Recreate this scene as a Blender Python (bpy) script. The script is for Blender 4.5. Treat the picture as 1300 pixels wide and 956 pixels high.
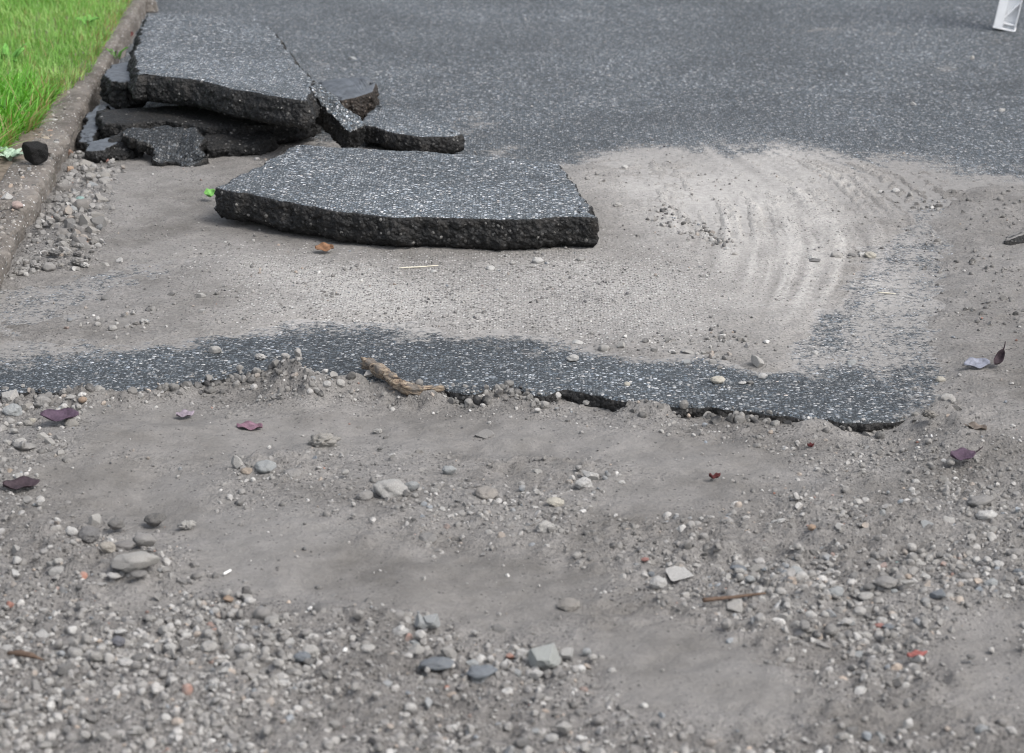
import bpy, bmesh, math, random
import numpy as np
from mathutils import Vector, Matrix, noise as mnoise

for o in list(bpy.data.objects):
    bpy.data.objects.remove(o)
scene = bpy.context.scene
col = scene.collection
R = math.radians

# ------------------------------------------------------------------ camera
F, CX, CY = 3000.0, 650.0, 478.0          # focal length and centre in photograph pixels
H, PITCH = 1.6, R(18)                     # eye height and downward tilt
cam = bpy.data.cameras.new('camera')
cam_o = bpy.data.objects.new('camera', cam)
col.objects.link(cam_o)
cam_o.location = (0, 0, H)
cam_o.rotation_euler = (R(90) - PITCH, 0, 0)
cam.sensor_width = 36.0
cam.sensor_fit = 'HORIZONTAL'
cam.lens = 36.0 * F / 1300.0
cam.clip_start = 0.05
cam.clip_end = 2000
cam.dof.use_dof = True
cam.dof.focus_distance = 5.6
cam.dof.aperture_fstop = 6.3
scene.camera = cam_o

# ------------------------------------------------------------------ sky, sun, exposure
SUN_EL, SUN_AZ = R(52), R(124)            # high on the right, a little behind the camera
w = bpy.data.worlds.new('World')
scene.world = w
w.use_nodes = True
nt = w.node_tree
nt.nodes.clear()
sky = nt.nodes.new('ShaderNodeTexSky')
sky.sky_type = 'NISHITA'
sky.sun_disc = False
sky.sun_elevation = SUN_EL
sky.sun_rotation = SUN_AZ
sky.air_density = 1.0
sky.dust_density = 3.0
hsv = nt.nodes.new('ShaderNodeHueSaturation')   # cloud cover greys the blue
hsv.inputs['Saturation'].default_value = 0.42
bg = nt.nodes.new('ShaderNodeBackground')
bg.inputs['Strength'].default_value = 0.15
wo = nt.nodes.new('ShaderNodeOutputWorld')
nt.links.new(sky.outputs[0], hsv.inputs['Color'])
nt.links.new(hsv.outputs[0], bg.inputs['Color'])
nt.links.new(bg.outputs[0], wo.inputs['Surface'])
sun = bpy.data.lights.new('sun', 'SUN')
sun.energy = 1.5
sun.angle = R(24)
sun.color = (1.0, 0.97, 0.93)
sun_o = bpy.data.objects.new('sun', sun)
col.objects.link(sun_o)
sd_ = Vector((math.sin(SUN_AZ) * math.cos(SUN_EL), math.cos(SUN_AZ) * math.cos(SUN_EL), math.sin(SUN_EL)))
sun_o.rotation_euler = sd_.to_track_quat('Z', 'Y').to_euler()
vs = scene.view_settings
vs.view_transform = 'Standard'
vs.look = 'None'
vs.gamma = 1.0
vs.use_curve_mapping = False
vs.exposure = 0.68
scene.render.engine = 'CYCLES'
scene.cycles.filter_width = 1.0           # crisp, as the photograph in its plane of focus

# ------------------------------------------------------------------ maths helpers
rng = np.random.default_rng(7)
random.seed(7)
FWD = Vector((0, math.cos(PITCH), -math.sin(PITCH)))
UP = Vector((0, math.sin(PITCH), math.cos(PITCH)))


def P(px, py, z=0.0):
    """Point of the place at height z that the photograph shows at (px, py)."""
    d = Vector((1, 0, 0)) * ((px - CX) / F) + UP * (-(py - CY) / F) + FWD
    t = (z - H) / d.z
    return Vector((d.x * t, d.y * t, z))


def metres(px_len, p):
    """Size in metres of px_len pixels at the point p."""
    return px_len / F * (Vector((p[0], p[1], p[2] if len(p) > 2 else 0)) - Vector((0, 0, H))).dot(FWD)


def sstep(a, b, x):
    t = np.clip((x - a) / (b - a), 0, 1)
    return t * t * (3 - 2 * t)


TAB = rng.random((8, 256, 256)).astype(np.float64)


def vn(x, y, s=0):
    T = TAB[s % 8]
    xi = np.floor(x).astype(int); yi = np.floor(y).astype(int)
    fx = x - xi; fy = y - yi
    fx = fx * fx * (3 - 2 * fx); fy = fy * fy * (3 - 2 * fy)
    a = T[xi & 255, yi & 255]; b = T[(xi + 1) & 255, yi & 255]
    c = T[xi & 255, (yi + 1) & 255]; d = T[(xi + 1) & 255, (yi + 1) & 255]
    return (a + (b - a) * fx) + ((c + (d - c) * fx) - (a + (b - a) * fx)) * fy - 0.5


def fbm(x, y, f, s=0, o=4):
    r = 0 * x; a = 1.0; n = 0
    for k in range(o):
        r = r + a * vn(x * f + 17.3 * k, y * f + 9.1 * k, s + k); n += a
        a *= 0.5; f *= 2.03
    return r / n * 1.6


def wpoly(pts, z=0.0):
    return np.array([[*P(a, b, z)][:2] for a, b in pts])


def sdf(poly, X, Y):
    """Signed distance to a polygon, positive inside."""
    d = np.full(X.shape, 1e9); ins = np.zeros(X.shape, bool)
    n = len(poly)
    for i in range(n):
        x0, y0 = poly[i]; x1, y1 = poly[(i + 1) % n]
        ex, ey = x1 - x0, y1 - y0
        wx, wy = X - x0, Y - y0
        t = np.clip((wx * ex + wy * ey) / (ex * ex + ey * ey + 1e-12), 0, 1)
        d = np.minimum(d, (wx - ex * t) ** 2 + (wy - ey * t) ** 2)
        c = ((y0 <= Y) & (y1 > Y)) | ((y1 <= Y) & (y0 > Y))
        xs = x0 + (Y - y0) / (ey if abs(ey) > 1e-12 else 1e-12) * ex
        ins ^= c & (X < xs)
    return np.where(ins, 1, -1) * np.sqrt(d)


def mask(poly, X, Y, wd, amp=0.0, f=8, s=0):
    q = sdf(poly, X, Y)
    if amp:
        q = q + fbm(X, Y, f, s, 4) * amp
    return sstep(-wd, wd, q)


# ------------------------------------------------------------------ layout of the broken road (photograph pixels -> ground metres)
EDGE = [(-400, 512), (-60, 502), (0, 501), (60, 498), (120, 499), (165, 500), (230, 490), (290, 476), (330, 470),
        (372, 478), (400, 489), (440, 480), (485, 482), (545, 490), (590, 499), (640, 489), (690, 500),
        (720, 494), (760, 500), (830, 511), (900, 517), (960, 522), (1030, 530), (1100, 537), (1140, 535),
        (1190, 526), (1320, 540), (1700, 555)]
EW = np.array([[*P(a, b, 0.0)][:2] for a, b in EDGE])


def edge_y(x):
    """Front (broken) edge of the road as y over x."""
    y = np.interp(x, EW[:, 0], EW[:, 1])
    return y + fbm(x, x * 0, 9, 2, 3) * 0.026 + fbm(x, x * 0 + 5, 38, 4, 4) * 0.022


SAND = wpoly([(-120, 447), (0, 446), (100, 440), (230, 428), (330, 418), (400, 408), (520, 412), (600, 428), (700, 434),
              (760, 442), (850, 447), (920, 461), (985, 462), (1010, 450), (1050, 428), (1080, 392), (1105, 365),
              (1120, 330), (1150, 300), (1180, 310), (1192, 380), (1193, 470), (1200, 540), (1330, 620), (1500, 600), (1500, 228),
              (1320, 232), (1240, 232), (1180, 216), (1080, 203), (1000, 192), (900, 190), (830, 192), (770, 203), (715, 222),
              (600, 206), (360, 176), (250, 176), (150, 178), (70, 190), (0, 300), (-120, 400)])
BARE = wpoly([(-80, 372), (60, 352), (170, 330), (235, 330), (215, 352), (150, 378), (90, 402), (20, 430), (-80, 430)])
DUSTY = wpoly([(1085, 400), (1110, 360), (1120, 300), (1180, 255), (1200, 300), (1200, 400), (1195, 480), (1170, 500), (1090, 470), (1020, 462)])
SWEEP = wpoly([(780, 186), (1000, 178), (1120, 183), (1330, 205), (1330, 262), (1170, 275), (1060, 262), (985, 300), (900, 310), (840, 290), (775, 240)])
DRY = wpoly([(760, 205), (900, 190), (1010, 190), (1090, 230), (1130, 300), (1110, 380), (1060, 440), (980, 465), (880, 450), (790, 430),
             (560, 425), (330, 405), (290, 330), (600, 330), (790, 320), (770, 260)])
GRAIN = wpoly([(300, 330), (760, 322), (850, 330), (900, 380), (860, 430), (620, 425), (420, 400), (320, 395)])
RIGHT = wpoly([(1195, 500), (1205, 300), (1230, 240), (1600, 230), (1600, 640), (1290, 600)])
# areas washed smooth: settled silt with few stones
SILTS = [wpoly(p_) for p_ in ([(110, 512), (300, 508), (560, 512), (830, 535), (1010, 562), (1020, 590), (900, 600), (780, 575), (560, 556), (420, 548), (290, 575), (120, 570)],
                              [(60, 590), (200, 570), (270, 600), (290, 640), (420, 650), (540, 690), (640, 690), (760, 720), (740, 775), (620, 770), (430, 760), (260, 735), (225, 660), (110, 640)],
                              [(720, 790), (820, 770), (940, 800), (1000, 880), (840, 900), (760, 850)],
                              [(1190, 770), (1330, 760), (1330, 870), (1240, 870), (1200, 830)],
                              [(770, 610), (930, 600), (960, 630), (840, 650), (780, 640)])]
# pale dusty scuffs on the far road: (px, py, rx m, ry m, strength)
SCUFF = [(405, 85, 0.05, 0.20, .36), (605, 160, 0.08, 0.28, .42), (1040, 38, 0.16, 0.07, .40), (1125, 44, 0.12, 0.06, .46),
         (1200, 88, .05, .08, .4), (1290, 46, .16, .12, .3), (640, 195, .08, .2, .32)]
# the mound of gravel on the edge and other heaps: (px, py, rx, ry, height)
HEAPS = [(368, 482, 0.060, 0.10, 0.030), (120, 262, 0.10, 0.35, 0.02), (60, 320, .12, .22, 0.012),
         (500, 640, 0.20, 0.10, 0.010), (330, 600, .12, .07, .012), (170, 705, .13, .08, .016), (1060, 745, .3, .09, .014),
         (480, 860, .55, .10, .012), (1280, 650, .25, .1, .012), (60, 560, .16, .16, .012), (680, 600, .2, .05, -.008)]

TA = wpoly([(860, 170), (885, 190), (925, 230), (955, 270), (968, 310), (965, 350), (945, 400), (915, 450), (880, 500)])
TB = wpoly([(960, 170), (990, 190), (1060, 225), (1110, 270), (1135, 320), (1125, 360), (1095, 400), (1045, 450), (1000, 500)])
TR = wpoly([(800, 188), (900, 180), (1010, 182), (1110, 190), (1200, 260), (1190, 330), (1125, 400), (1060, 440), (1000, 415), (955, 360), (880, 325), (815, 290)])

# gravel zones: polygon px, stones per m2, size range m, softness, heap factor
ZONES = [
    ('kerb', [(68, 192), (120, 196), (150, 210), (140, 255), (128, 300), (118, 335), (60, 348), (-20, 358), (-30, 330), (10, 300), (38, 262), (66, 212)], 9000, (.008, .034), .02, 1.0),
    ('left', [(-60, 490), (60, 495), (120, 505), (95, 545), (70, 590), (45, 640), (-60, 660)], 4200, (.006, .024), .03, .6),
    ('lip', [(-60, 495), (150, 494), (300, 468), (420, 486), (560, 488), (700, 500), (830, 512), (1060, 545), (1200, 540), (1210, 560), (1060, 572), (900, 545), (700, 520), (560, 508), (430, 500), (300, 505), (150, 512), (-60, 530)], 3600, (.005, .018), .02, .5),
    ('mound', [(335, 470), (355, 455), (385, 457), (405, 480), (395, 500), (340, 500)], 16000, (.006, .026), .015, .9),
    ('middle', [(270, 585), (420, 560), (600, 580), (770, 595), (830, 640), (700, 680), (560, 700), (440, 650), (300, 625)], 5200, (.004, .019), .07, .3),
    ('rightlip', [(1000, 560), (1200, 545), (1320, 570), (1320, 660), (1180, 640), (1050, 610)], 3600, (.004, .018), .06, .5),
    ('rightbed', [(830, 640), (1000, 610), (1330, 590), (1380, 880), (1240, 870), (1100, 875), (960, 800), (820, 750), (760, 690)], 5200, (.005, .020), .06, .6),
    ('rightbow', [(820, 735), (960, 690), (1150, 700), (1330, 650), (1340, 720), (1180, 790), (1200, 860), (1050, 870), (980, 790), (860, 765)], 8000, (.007, .026), .05, .7),
    ('leftbed', [(-60, 668), (120, 655), (210, 690), (190, 735), (110, 745), (220, 770), (300, 745), (420, 775), (300, 990), (-80, 990)], 9000, (.005, .020), .04, .8),
    ('frontbed', [(-80, 800), (150, 770), (330, 745), (520, 765), (680, 790), (740, 830), (790, 880), (900, 930), (1350, 900), (1350, 1010), (-80, 1010)], 18000, (.005, .022), .04, .9),
]
ZW = [(n, wpoly(p), d, s, sf, hp) for n, p, d, s, sf, hp in ZONES]


def tracks(X, Y):
    ga = np.interp(-Y, -TA[:, 1], TA[:, 0]); gb = np.interp(-Y, -TB[:, 1], TB[:, 0])
    u = (X - ga) / (gb - ga)
    u = u + fbm(X, Y, 1.2, 4, 2) * .14
    st = vn(u * 7.0 + 3, Y * 1.0, 1) * .6 + vn(u * 21.0, Y * 1.4 + 4, 2) * 0.75 + vn(u * 52, Y * 1.8, 5) * 0.65 + vn(u * 110, Y * 2.5, 6) * 0.35
    st = st * (.75 + fbm(X, Y, 3.5, 1, 3) * 1.0) + fbm(X, Y, 14, 3, 4) * .25
    return st * mask(TR, X, Y, 0.12, .1, 5, 3)


def gravel_mask(X, Y):
    g = 0 * X
    wob = fbm(X, Y, 9, 5, 3)
    for n, p, d, s, sf, hp in ZW:
        lo, hi = p.min(0) - .25, p.max(0) + .25
        k = (X > lo[0]) & (X < hi[0]) & (Y > lo[1]) & (Y < hi[1])
        g[k] = np.maximum(g[k], sstep(-sf - .02, sf + .02, sdf(p, X[k], Y[k]) + wob[k] * sf * 1.6) * hp)
    return g


def silt_mask(X, Y):
    wob = fbm(X, Y, 7, 2, 4) * .10
    q = np.full(X.shape, -1.0)
    for p in SILTS:
        q = np.maximum(q, sdf(p, X, Y))
    return sstep(-.06, .06, q + wob)


def ground_fields(X, Y):
    tr = tracks(X, Y)
    m = mask(SAND, X, Y, 0.13, 0.16, 7, 1)
    bare = mask(BARE, X, Y, 0.10, 0.10, 9, 2)
    dusty = mask(DUSTY, X, Y, 0.08, 0.10, 9, 3)
    m = m * (1 - 0.60 * bare) * (1 - 0.60 * dusty)
    sweep = mask(SWEEP, X, Y, 0.22, 0.12, 5, 6)
    right = mask(RIGHT, X, Y, 0.12, 0.08, 7, 4)
    m = np.maximum(m, right)
    m = m * (1 - sweep * np.clip(0.42 - tr * 1.1, 0, .85) * (1 - right))
    wide = mask(SAND, X, Y, 0.22, 0.22, 6, 5) * (1 - bare) * (1 - dusty)
    film = np.clip(np.maximum(m, wide * .75) + sweep * np.clip(0.2 + tr * 0.7, 0, .8), 0, 1)
    film = np.where(bare > .02, film * (1 - bare) + bare * .52, film)
    film = np.where(dusty > .02, film * (1 - dusty) + dusty * .47, film)
    for px, py, rx, ry, st in SCUFF:
        c = P(px, py)
        film = np.maximum(film, st * np.exp(-((X - c.x) / rx) ** 2 - ((Y - c.y) / ry) ** 2) * (0.75 + fbm(X, Y, 20, 4, 3)))
    dry = mask(DRY, X, Y, 0.22, 0.15, 4, 2) * np.clip(0.66 + tr * 1.1 + fbm(X, Y, 2.5, 5, 3) * .6, 0, 1.3)
    grain = mask(GRAIN, X, Y, 0.2, 0.15, 5, 5)
    g = gravel_mask(X, Y)
    zs = -0.012 + 0.020 * m + fbm(X, Y, 6, 0, 4) * 0.005 + fbm(X, Y, 40, 3, 3) * 0.0022 * (1 + g) + fbm(X, Y, 55, 6, 2) * .005 * 4 * m * (1 - m) + tr * 0.0018 * m
    zs = zs + right * (fbm(X, Y, 14, 6, 4) * 0.010 + 0.006)
    ye = edge_y(X)
    t = sstep(-0.035, -0.004, ye - Y)
    zf = -0.025 + fbm(X, Y, 2.6, 2, 3) * 0.020 + fbm(X, Y, 10, 4, 4) * 0.016 + fbm(X, Y, 45, 1, 3) * (0.0022 + 0.005 * g)
    left_ramp = sstep(P(260, 500).x, P(60, 500).x, X) * sstep(.9, .1, ye - Y)
    zf = zf + 0.014 * left_ramp
    zf = zf + (0.052 + fbm(X, Y, 10, 6, 4) * .008) * sstep(P(1130, 545).x, P(1215, 545).x, X) * sstep(.45, 0.0, ye - Y)
    # washed grit banked against the broken edge, higher on the left than on the right
    lx = sstep(P(840, 510).x, P(700, 510).x, X)
    bank = lx * (.010 + .036 * np.clip(vn(X * 9, X * 0 + 2, 3) + .2, -.4, .6)) + (1 - lx) * np.clip(.013 + .034 * vn(X * 11, X * 0 + 7, 5), 0, .035)
    zf = zf + bank * np.exp(-((ye - Y) / (.05 + .03 * vn(X * 6, X * 0, 1))) ** 2)
    # crumbly clods where the mud is not washed smooth
    silt = silt_mask(X, Y)
    rough = np.clip(.30 + g * .8 + fbm(X, Y, 4.5, 7, 3) * 1.6, 0, 1) * (1 - .85 * silt)
    zf = zf + rough * (np.clip(fbm(X, Y, 34, 5, 3), -.05, 1) * .030 + np.clip(fbm(X, Y, 70, 2, 2), -.2, 1) * .014)
    z = zs * (1 - t) + zf * t
    for px, py, rx, ry, h in HEAPS:
        c = P(px, py)
        z = z + h * np.exp(-((X - c.x) / rx) ** 2 - ((Y - c.y) / ry) ** 2)
    return z, film, dry, grain, g, t, right


def road_z(X, Y):
    return fbm(X, Y, 1.1, 6, 2) * 0.004


# ------------------------------------------------------------------ material helpers
def new_mat(name):
    m = bpy.data.materials.new(name)
    m.use_nodes = True
    t = m.node_tree
    t.nodes.clear()
    out = t.nodes.new('ShaderNodeOutputMaterial')
    b = t.nodes.new('ShaderNodeBsdfPrincipled')
    t.links.new(b.outputs[0], out.inputs['Surface'])
    return m, t, b


class NB:
    """Small node-building shorthand."""
    def __init__(s, t):
        s.t = t

    def n(s, kind, **kw):
        nd = s.t.nodes.new(kind)
        for k, v in kw.items():
            setattr(nd, k, v)
        return nd

    def set(s, sock, v):
        if isinstance(v, bpy.types.NodeSocket):
            s.t.links.new(v, sock)
        else:
            sock.default_value = v

    def math(s, op, a, b=0.0, c=None, clamp=False):
        nd = s.n('ShaderNodeMath', operation=op, use_clamp=clamp)
        s.set(nd.inputs[0], a); s.set(nd.inputs[1], b)
        if c is not None:
            s.set(nd.inputs[2], c)
        return nd.outputs[0]

    def mix(s, f, a, b, blend='MIX'):
        nd = s.n('ShaderNodeMix', data_type='RGBA', blend_type=blend)
        s.set(nd.inputs[0], f); s.set(nd.inputs[6], a); s.set(nd.inputs[7], b)
        return nd.outputs[2]

    def ramp(s, f, stops, interp='LINEAR'):
        nd = s.n('ShaderNodeValToRGB')
        cr = nd.color_ramp
        cr.interpolation = interp
        while len(cr.elements) < len(stops):
            cr.elements.new(0.5)
        for e, (p, c) in zip(cr.elements, stops):
            e.position = p
            e.color = c if len(c) == 4 else (*c, 1)
        s.set(nd.inputs[0], f)
        return nd.outputs[0]

    def noise(s, vec, scale, detail=4, rough=.55):
        nd = s.n('ShaderNodeTexNoise')
        s.set(nd.inputs['Vector'], vec)
        nd.inputs['Scale'].default_value = scale; nd.inputs['Detail'].default_value = detail
        nd.inputs['Roughness'].default_value = rough
        return nd.outputs[0]

    def voro(s, vec, scale, rnd=1.0):
        nd = s.n('ShaderNodeTexVoronoi')
        s.set(nd.inputs['Vector'], vec)
        nd.inputs['Scale'].default_value = scale; nd.inputs['Randomness'].default_value = rnd
        return nd.outputs['Distance'], nd.outputs['Color']

    def attr(s, name, typ='GEOMETRY'):
        nd = s.n('ShaderNodeAttribute', attribute_name=name, attribute_type=typ)
        return nd

    def bump(s, h, strength, dist, normal=None):
        nd = s.n('ShaderNodeBump')
        nd.inputs['Strength'].default_value = strength
        nd.inputs['Distance'].default_value = dist
        s.set(nd.inputs['Height'], h)
        if normal is not None:
            s.set(nd.inputs['Normal'], normal)
        return nd.outputs[0]

    def sep(s, c):
        nd = s.n('ShaderNodeSeparateColor')
        s.set(nd.inputs[0], c)
        return nd.outputs

    def pos(s):
        return s.n('ShaderNodeTexCoord').outputs['Object']


def g3(v, tint=(1, 1, 1)):
    return (v * tint[0], v * tint[1], v * tint[2], 1)


BL = (0.86, 1.0, 1.11)
MUD = (0.226, 0.216, 0.204, 1)
MUD_DARK = (0.140, 0.131, 0.120, 1)
SAND_PALE = (0.475, 0.457, 0.432, 1)


def chips(nb, vec):
    """Exposed stone chips in bitumen. Returns colour and height."""
    d1, c1 = nb.voro(vec, 128)
    d2, c2 = nb.voro(vec, 240)
    s1 = nb.sep(c1); s2 = nb.sep(c2)
    col1 = nb.ramp(s1[0], [(0.0, g3(.028, BL)), (0.22, g3(.05, BL)), (0.42, g3(.11, BL)), (0.62, g3(.155, BL)), (0.80, g3(.27, (.95, 1, 1.04))),
                           (0.93, g3(.44)), (1.0, g3(.66))])
    col2 = nb.ramp(s2[0], [(0.0, g3(.022, BL)), (0.35, g3(.05, BL)), (0.62, g3(.12, BL)), (0.86, g3(.24, (.95, 1, 1.04))), (1.0, g3(.5))])
    tint = nb.ramp(s1[1], [(0, (.90, .98, 1.08)), (.55, (1, 1, 1)), (.93, (1.03, 1.0, .96)), (.985, (1.14, .99, .88)), (1, (.82, .95, 1.12))])
    col1 = nb.mix(1.0, col1, tint, 'MULTIPLY')
    # chip is present where the cell's own size threshold exceeds the distance to its centre
    thr = nb.math('MULTIPLY_ADD', s1[2], 0.34, 0.30)
    f1 = nb.math('LESS_THAN', d1, thr)
    thr2 = nb.math('MULTIPLY_ADD', s2[2], 0.36, 0.30)
    f2 = nb.math('LESS_THAN', d2, thr2)
    matrix = nb.ramp(nb.noise(vec, 240, 4, .75), [(.32, g3(.016, BL)), (.5, g3(.042, BL)), (.68, g3(.12, BL))])
    c = nb.mix(f2, matrix, col2)
    c = nb.mix(f1, c, col1)
    h = nb.math('SUBTRACT', 1.0, nb.math('MINIMUM', nb.math('DIVIDE', d1, .6), 1.0))
    h2 = nb.math('SUBTRACT', 1.0, nb.math('MINIMUM', nb.math('DIVIDE', d2, .6), 1.0))
    h = nb.math('MULTIPLY_ADD', h2, 0.45, h)
    return c, h


def mat_asphalt(name, use_film=True, dark=1.0):
    m, t, b = new_mat(name)
    nb = NB(t)
    v = nb.pos()
    c, h = chips(nb, v)
    big = nb.noise(v, 1.6, 6, .62)
    c = nb.mix(1.0, c, nb.ramp(big, [(.3, g3(.66 * dark)), (.7, g3(1.20 * dark))]), 'MULTIPLY')
    if use_film:
        dp = nb.math('MULTIPLY', nb.attr('damp').outputs['Fac'], nb.ramp(nb.noise(v, 6, 5, .6), [(.32, g3(0)), (.6, g3(1))]))
        c = nb.mix(nb.math('MULTIPLY', dp, .45), c, nb.mix(1.0, c, g3(.35, BL), 'MULTIPLY'))
        fl = nb.math('ADD', nb.attr('film').outputs['Fac'], nb.math('MULTIPLY', nb.ramp(nb.noise(v, 2.6, 6, .65), [(.45, g3(0)), (.75, g3(1))]), .20))
    else:
        fl = nb.math('MULTIPLY', nb.ramp(nb.noise(v, 5, 4), [(.52, g3(0)), (.8, g3(1))]), .22)
    fine = nb.noise(v, 60, 5, .65)
    mid = nb.noise(v, 14, 4)
    q = nb.math('ADD', nb.math('MULTIPLY', fl, 1.9), nb.math('MULTIPLY_ADD', fine, 2.4, -1.75))
    q = nb.math('ADD', q, nb.math('MULTIPLY_ADD', mid, 1.4, -.7))
    q = nb.math('SUBTRACT', q, nb.math('MULTIPLY', h, .55))
    q = nb.math('MULTIPLY', nb.math('ADD', q, 0.16), 1.7, clamp=True)
    q = nb.math('MULTIPLY', q, nb.math('MULTIPLY', fl, 4.0, clamp=True), clamp=True)
    dust = nb.mix(nb.math('MULTIPLY', nb.attr('dry').outputs['Fac'], .85, clamp=True), MUD, SAND_PALE)
    dust = nb.mix(.5, dust, nb.ramp(fine, [(.25, g3(.5)), (.5, g3(1.0)), (.78, g3(1.45))]), 'MULTIPLY')
    c = nb.mix(nb.math('MULTIPLY', q, .92), c, dust)
    nb.set(b.inputs['Base Color'], c)
    nb.set(b.inputs['Roughness'], nb.math('MULTIPLY_ADD', q, .25, .62))
    b.inputs['Specular IOR Level'].default_value = .42
    hh = nb.math('MULTIPLY', h, nb.math('SUBTRACT', 1.0, nb.math('MULTIPLY', q, .75)))
    n1 = nb.bump(hh, .85, .0035)
    n2 = nb.bump(fine, .35, .004, n1)
    nb.set(b.inputs['Normal'], n2)
    return m


def mat_broken(name, tint=(1, 1, 1)):
    """Freshly broken bituminous face: black binder with stones showing."""
    m, t, b = new_mat(name)
    nb = NB(t)
    v = nb.pos()
    d1, c1 = nb.voro(v, 95)
    s1 = nb.sep(c1)
    base = nb.ramp(nb.noise(v, 70, 5, .7), [(.3, g3(.006, tint)), (.6, g3(.014, tint)), (.8, g3(.034, tint))])
    stone = nb.ramp(s1[0], [(0, g3(.012)), (.66, g3(.022, tint)), (.84, g3(.055, tint)), (.96, g3(.13, (1, .96, .9))), (1, g3(.30, (1, .96, .9)))])
    f = nb.math('LESS_THAN', d1, nb.math('MULTIPLY_ADD', s1[2], .38, .12))
    c = nb.mix(f, base, stone)
    c = nb.mix(nb.math('MULTIPLY', nb.ramp(nb.noise(v, 22, 6, .7), [(.50, g3(0)), (.72, g3(1))]), .55), c, (.060, .053, .046, 1))
    nb.set(b.inputs['Base Color'], c)
    b.inputs['Roughness'].default_value = .66
    b.inputs['Specular IOR Level'].default_value = .38
    n1 = nb.bump(d1, .9, -.008)
    n2 = nb.bump(nb.noise(v, 130, 4, .7), .8, .006, n1)
    nb.set(b.inputs['Normal'], n2)
    return m


def mat_ground():
    m, t, b = new_mat('washed mud and sand')
    nb = NB(t)
    v = nb.pos()
    dry = nb.attr('dry').outputs['Fac']
    grain = nb.attr('grain').outputs['Fac']
    grav = nb.attr('gravelly').outputs['Fac']
    keep = nb.math('SUBTRACT', 1.0, nb.math('MULTIPLY', nb.attr('silt').outputs['Fac'], .58))
    big = nb.noise(v, 3.0, 5)
    mid = nb.noise(v, 16, 5, .6)
    fine = nb.noise(v, 120, 5, .7)
    c = nb.mix(nb.ramp(big, [(.30, g3(0)), (.56, g3(1))]), MUD_DARK, MUD)
    c = nb.mix(nb.math('MULTIPLY', nb.ramp(mid, [(.42, g3(0)), (.75, g3(1))]), .35), c, (.38, .362, .345, 1))
    c = nb.mix(nb.attr('silt').outputs['Fac'], c, nb.mix(1.0, c, (.82, .82, .82, 1), 'MULTIPLY'))   # settled silt is finer and stays damp
    c = nb.mix(nb.math('MULTIPLY', dry, .85, clamp=True), c, SAND_PALE)
    c = nb.mix(nb.math('MULTIPLY', grav, .35), c, (.20, .192, .185, 1))
    c = nb.mix(nb.math('MULTIPLY', keep, .7), c, nb.ramp(fine, [(.25, g3(.5)), (.5, g3(1.0)), (.78, g3(1.45))]), 'MULTIPLY')
    # sand grains: single dark and pale grains
    d1, c1 = nb.voro(v, 150)
    s1 = nb.sep(c1)
    amt = nb.math('ADD', nb.math('MULTIPLY', grain, .55), nb.math('MULTIPLY_ADD', grav, .25, nb.math('MULTIPLY', nb.ramp(mid, [(.4, g3(0)), (.7, g3(1))]), .34)))
    dark = nb.math('MULTIPLY', nb.math('LESS_THAN', s1[0], nb.math('MULTIPLY', amt, keep)), nb.math('LESS_THAN', d1, nb.math('MULTIPLY_ADD', s1[2], .3, .2)))
    c = nb.mix(nb.math('MULTIPLY', dark, .80), c, (.060, .058, .056, 1))
    pale = nb.math('MULTIPLY', nb.math('GREATER_THAN', s1[0], nb.math('SUBTRACT', 1.0, nb.math('MULTIPLY', grain, .22))), nb.math('LESS_THAN', d1, .42))
    c = nb.mix(nb.math('MULTIPLY', pale, .8), c, (.60, .59, .57, 1))
    nb.set(b.inputs['Base Color'], c)
    b.inputs['Roughness'].default_value = .88
    b.inputs['Specular IOR Level'].default_value = .25
    d2, c2 = nb.voro(v, 150)
    hh = nb.math('MULTIPLY', nb.math('SUBTRACT', .6, d2), nb.math('MULTIPLY_ADD', grav, .7, nb.math('MULTIPLY_ADD', grain, .45, .34)))
    n0 = nb.bump(nb.math('MULTIPLY', hh, keep), .8, .006)
    n1 = nb.bump(nb.math('MULTIPLY', fine, keep), .85, .009, n0)
    n2 = nb.bump(nb.math('MULTIPLY', mid, keep), .7, .018, n1)
    nb.set(b.inputs['Normal'], n2)
    return m


def mat_stone(name, source):
    """source 'object': colour from the object; 'attr': colour from the mesh attribute."""
    m, t, b = new_mat(name)
    nb = NB(t)
    v = nb.pos()
    if source == 'object':
        c = nb.n('ShaderNodeObjectInfo').outputs['Color']
    else:
        c = nb.attr('stone_colour').outputs['Color']
    n = nb.noise(v, 55, 5, .6)
    c = nb.mix(.75, c, nb.ramp(n, [(.3, g3(.62)), (.55, g3(1.0)), (.8, g3(1.3))]), 'MULTIPLY')
    veins = nb.noise(v, 150, 4, .7)
    c = nb.mix(.4, c, nb.ramp(veins, [(.3, g3(.6)), (.7, g3(1.3))]), 'MULTIPLY')
    dust = nb.math('MULTIPLY', nb.ramp(nb.noise(v, 28, 4), [(.34, g3(0)), (.58, g3(1))]), .68)
    c = nb.mix(dust, c, (.24, .23, .215, 1))
    nb.set(b.inputs['Base Color'], c)
    b.inputs['Roughness'].default_value = .78
    b.inputs['Specular IOR Level'].default_value = .3
    nb.set(b.inputs['Normal'], nb.bump(veins, .5, .003, nb.bump(n, .5, .006)))
    return m


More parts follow.
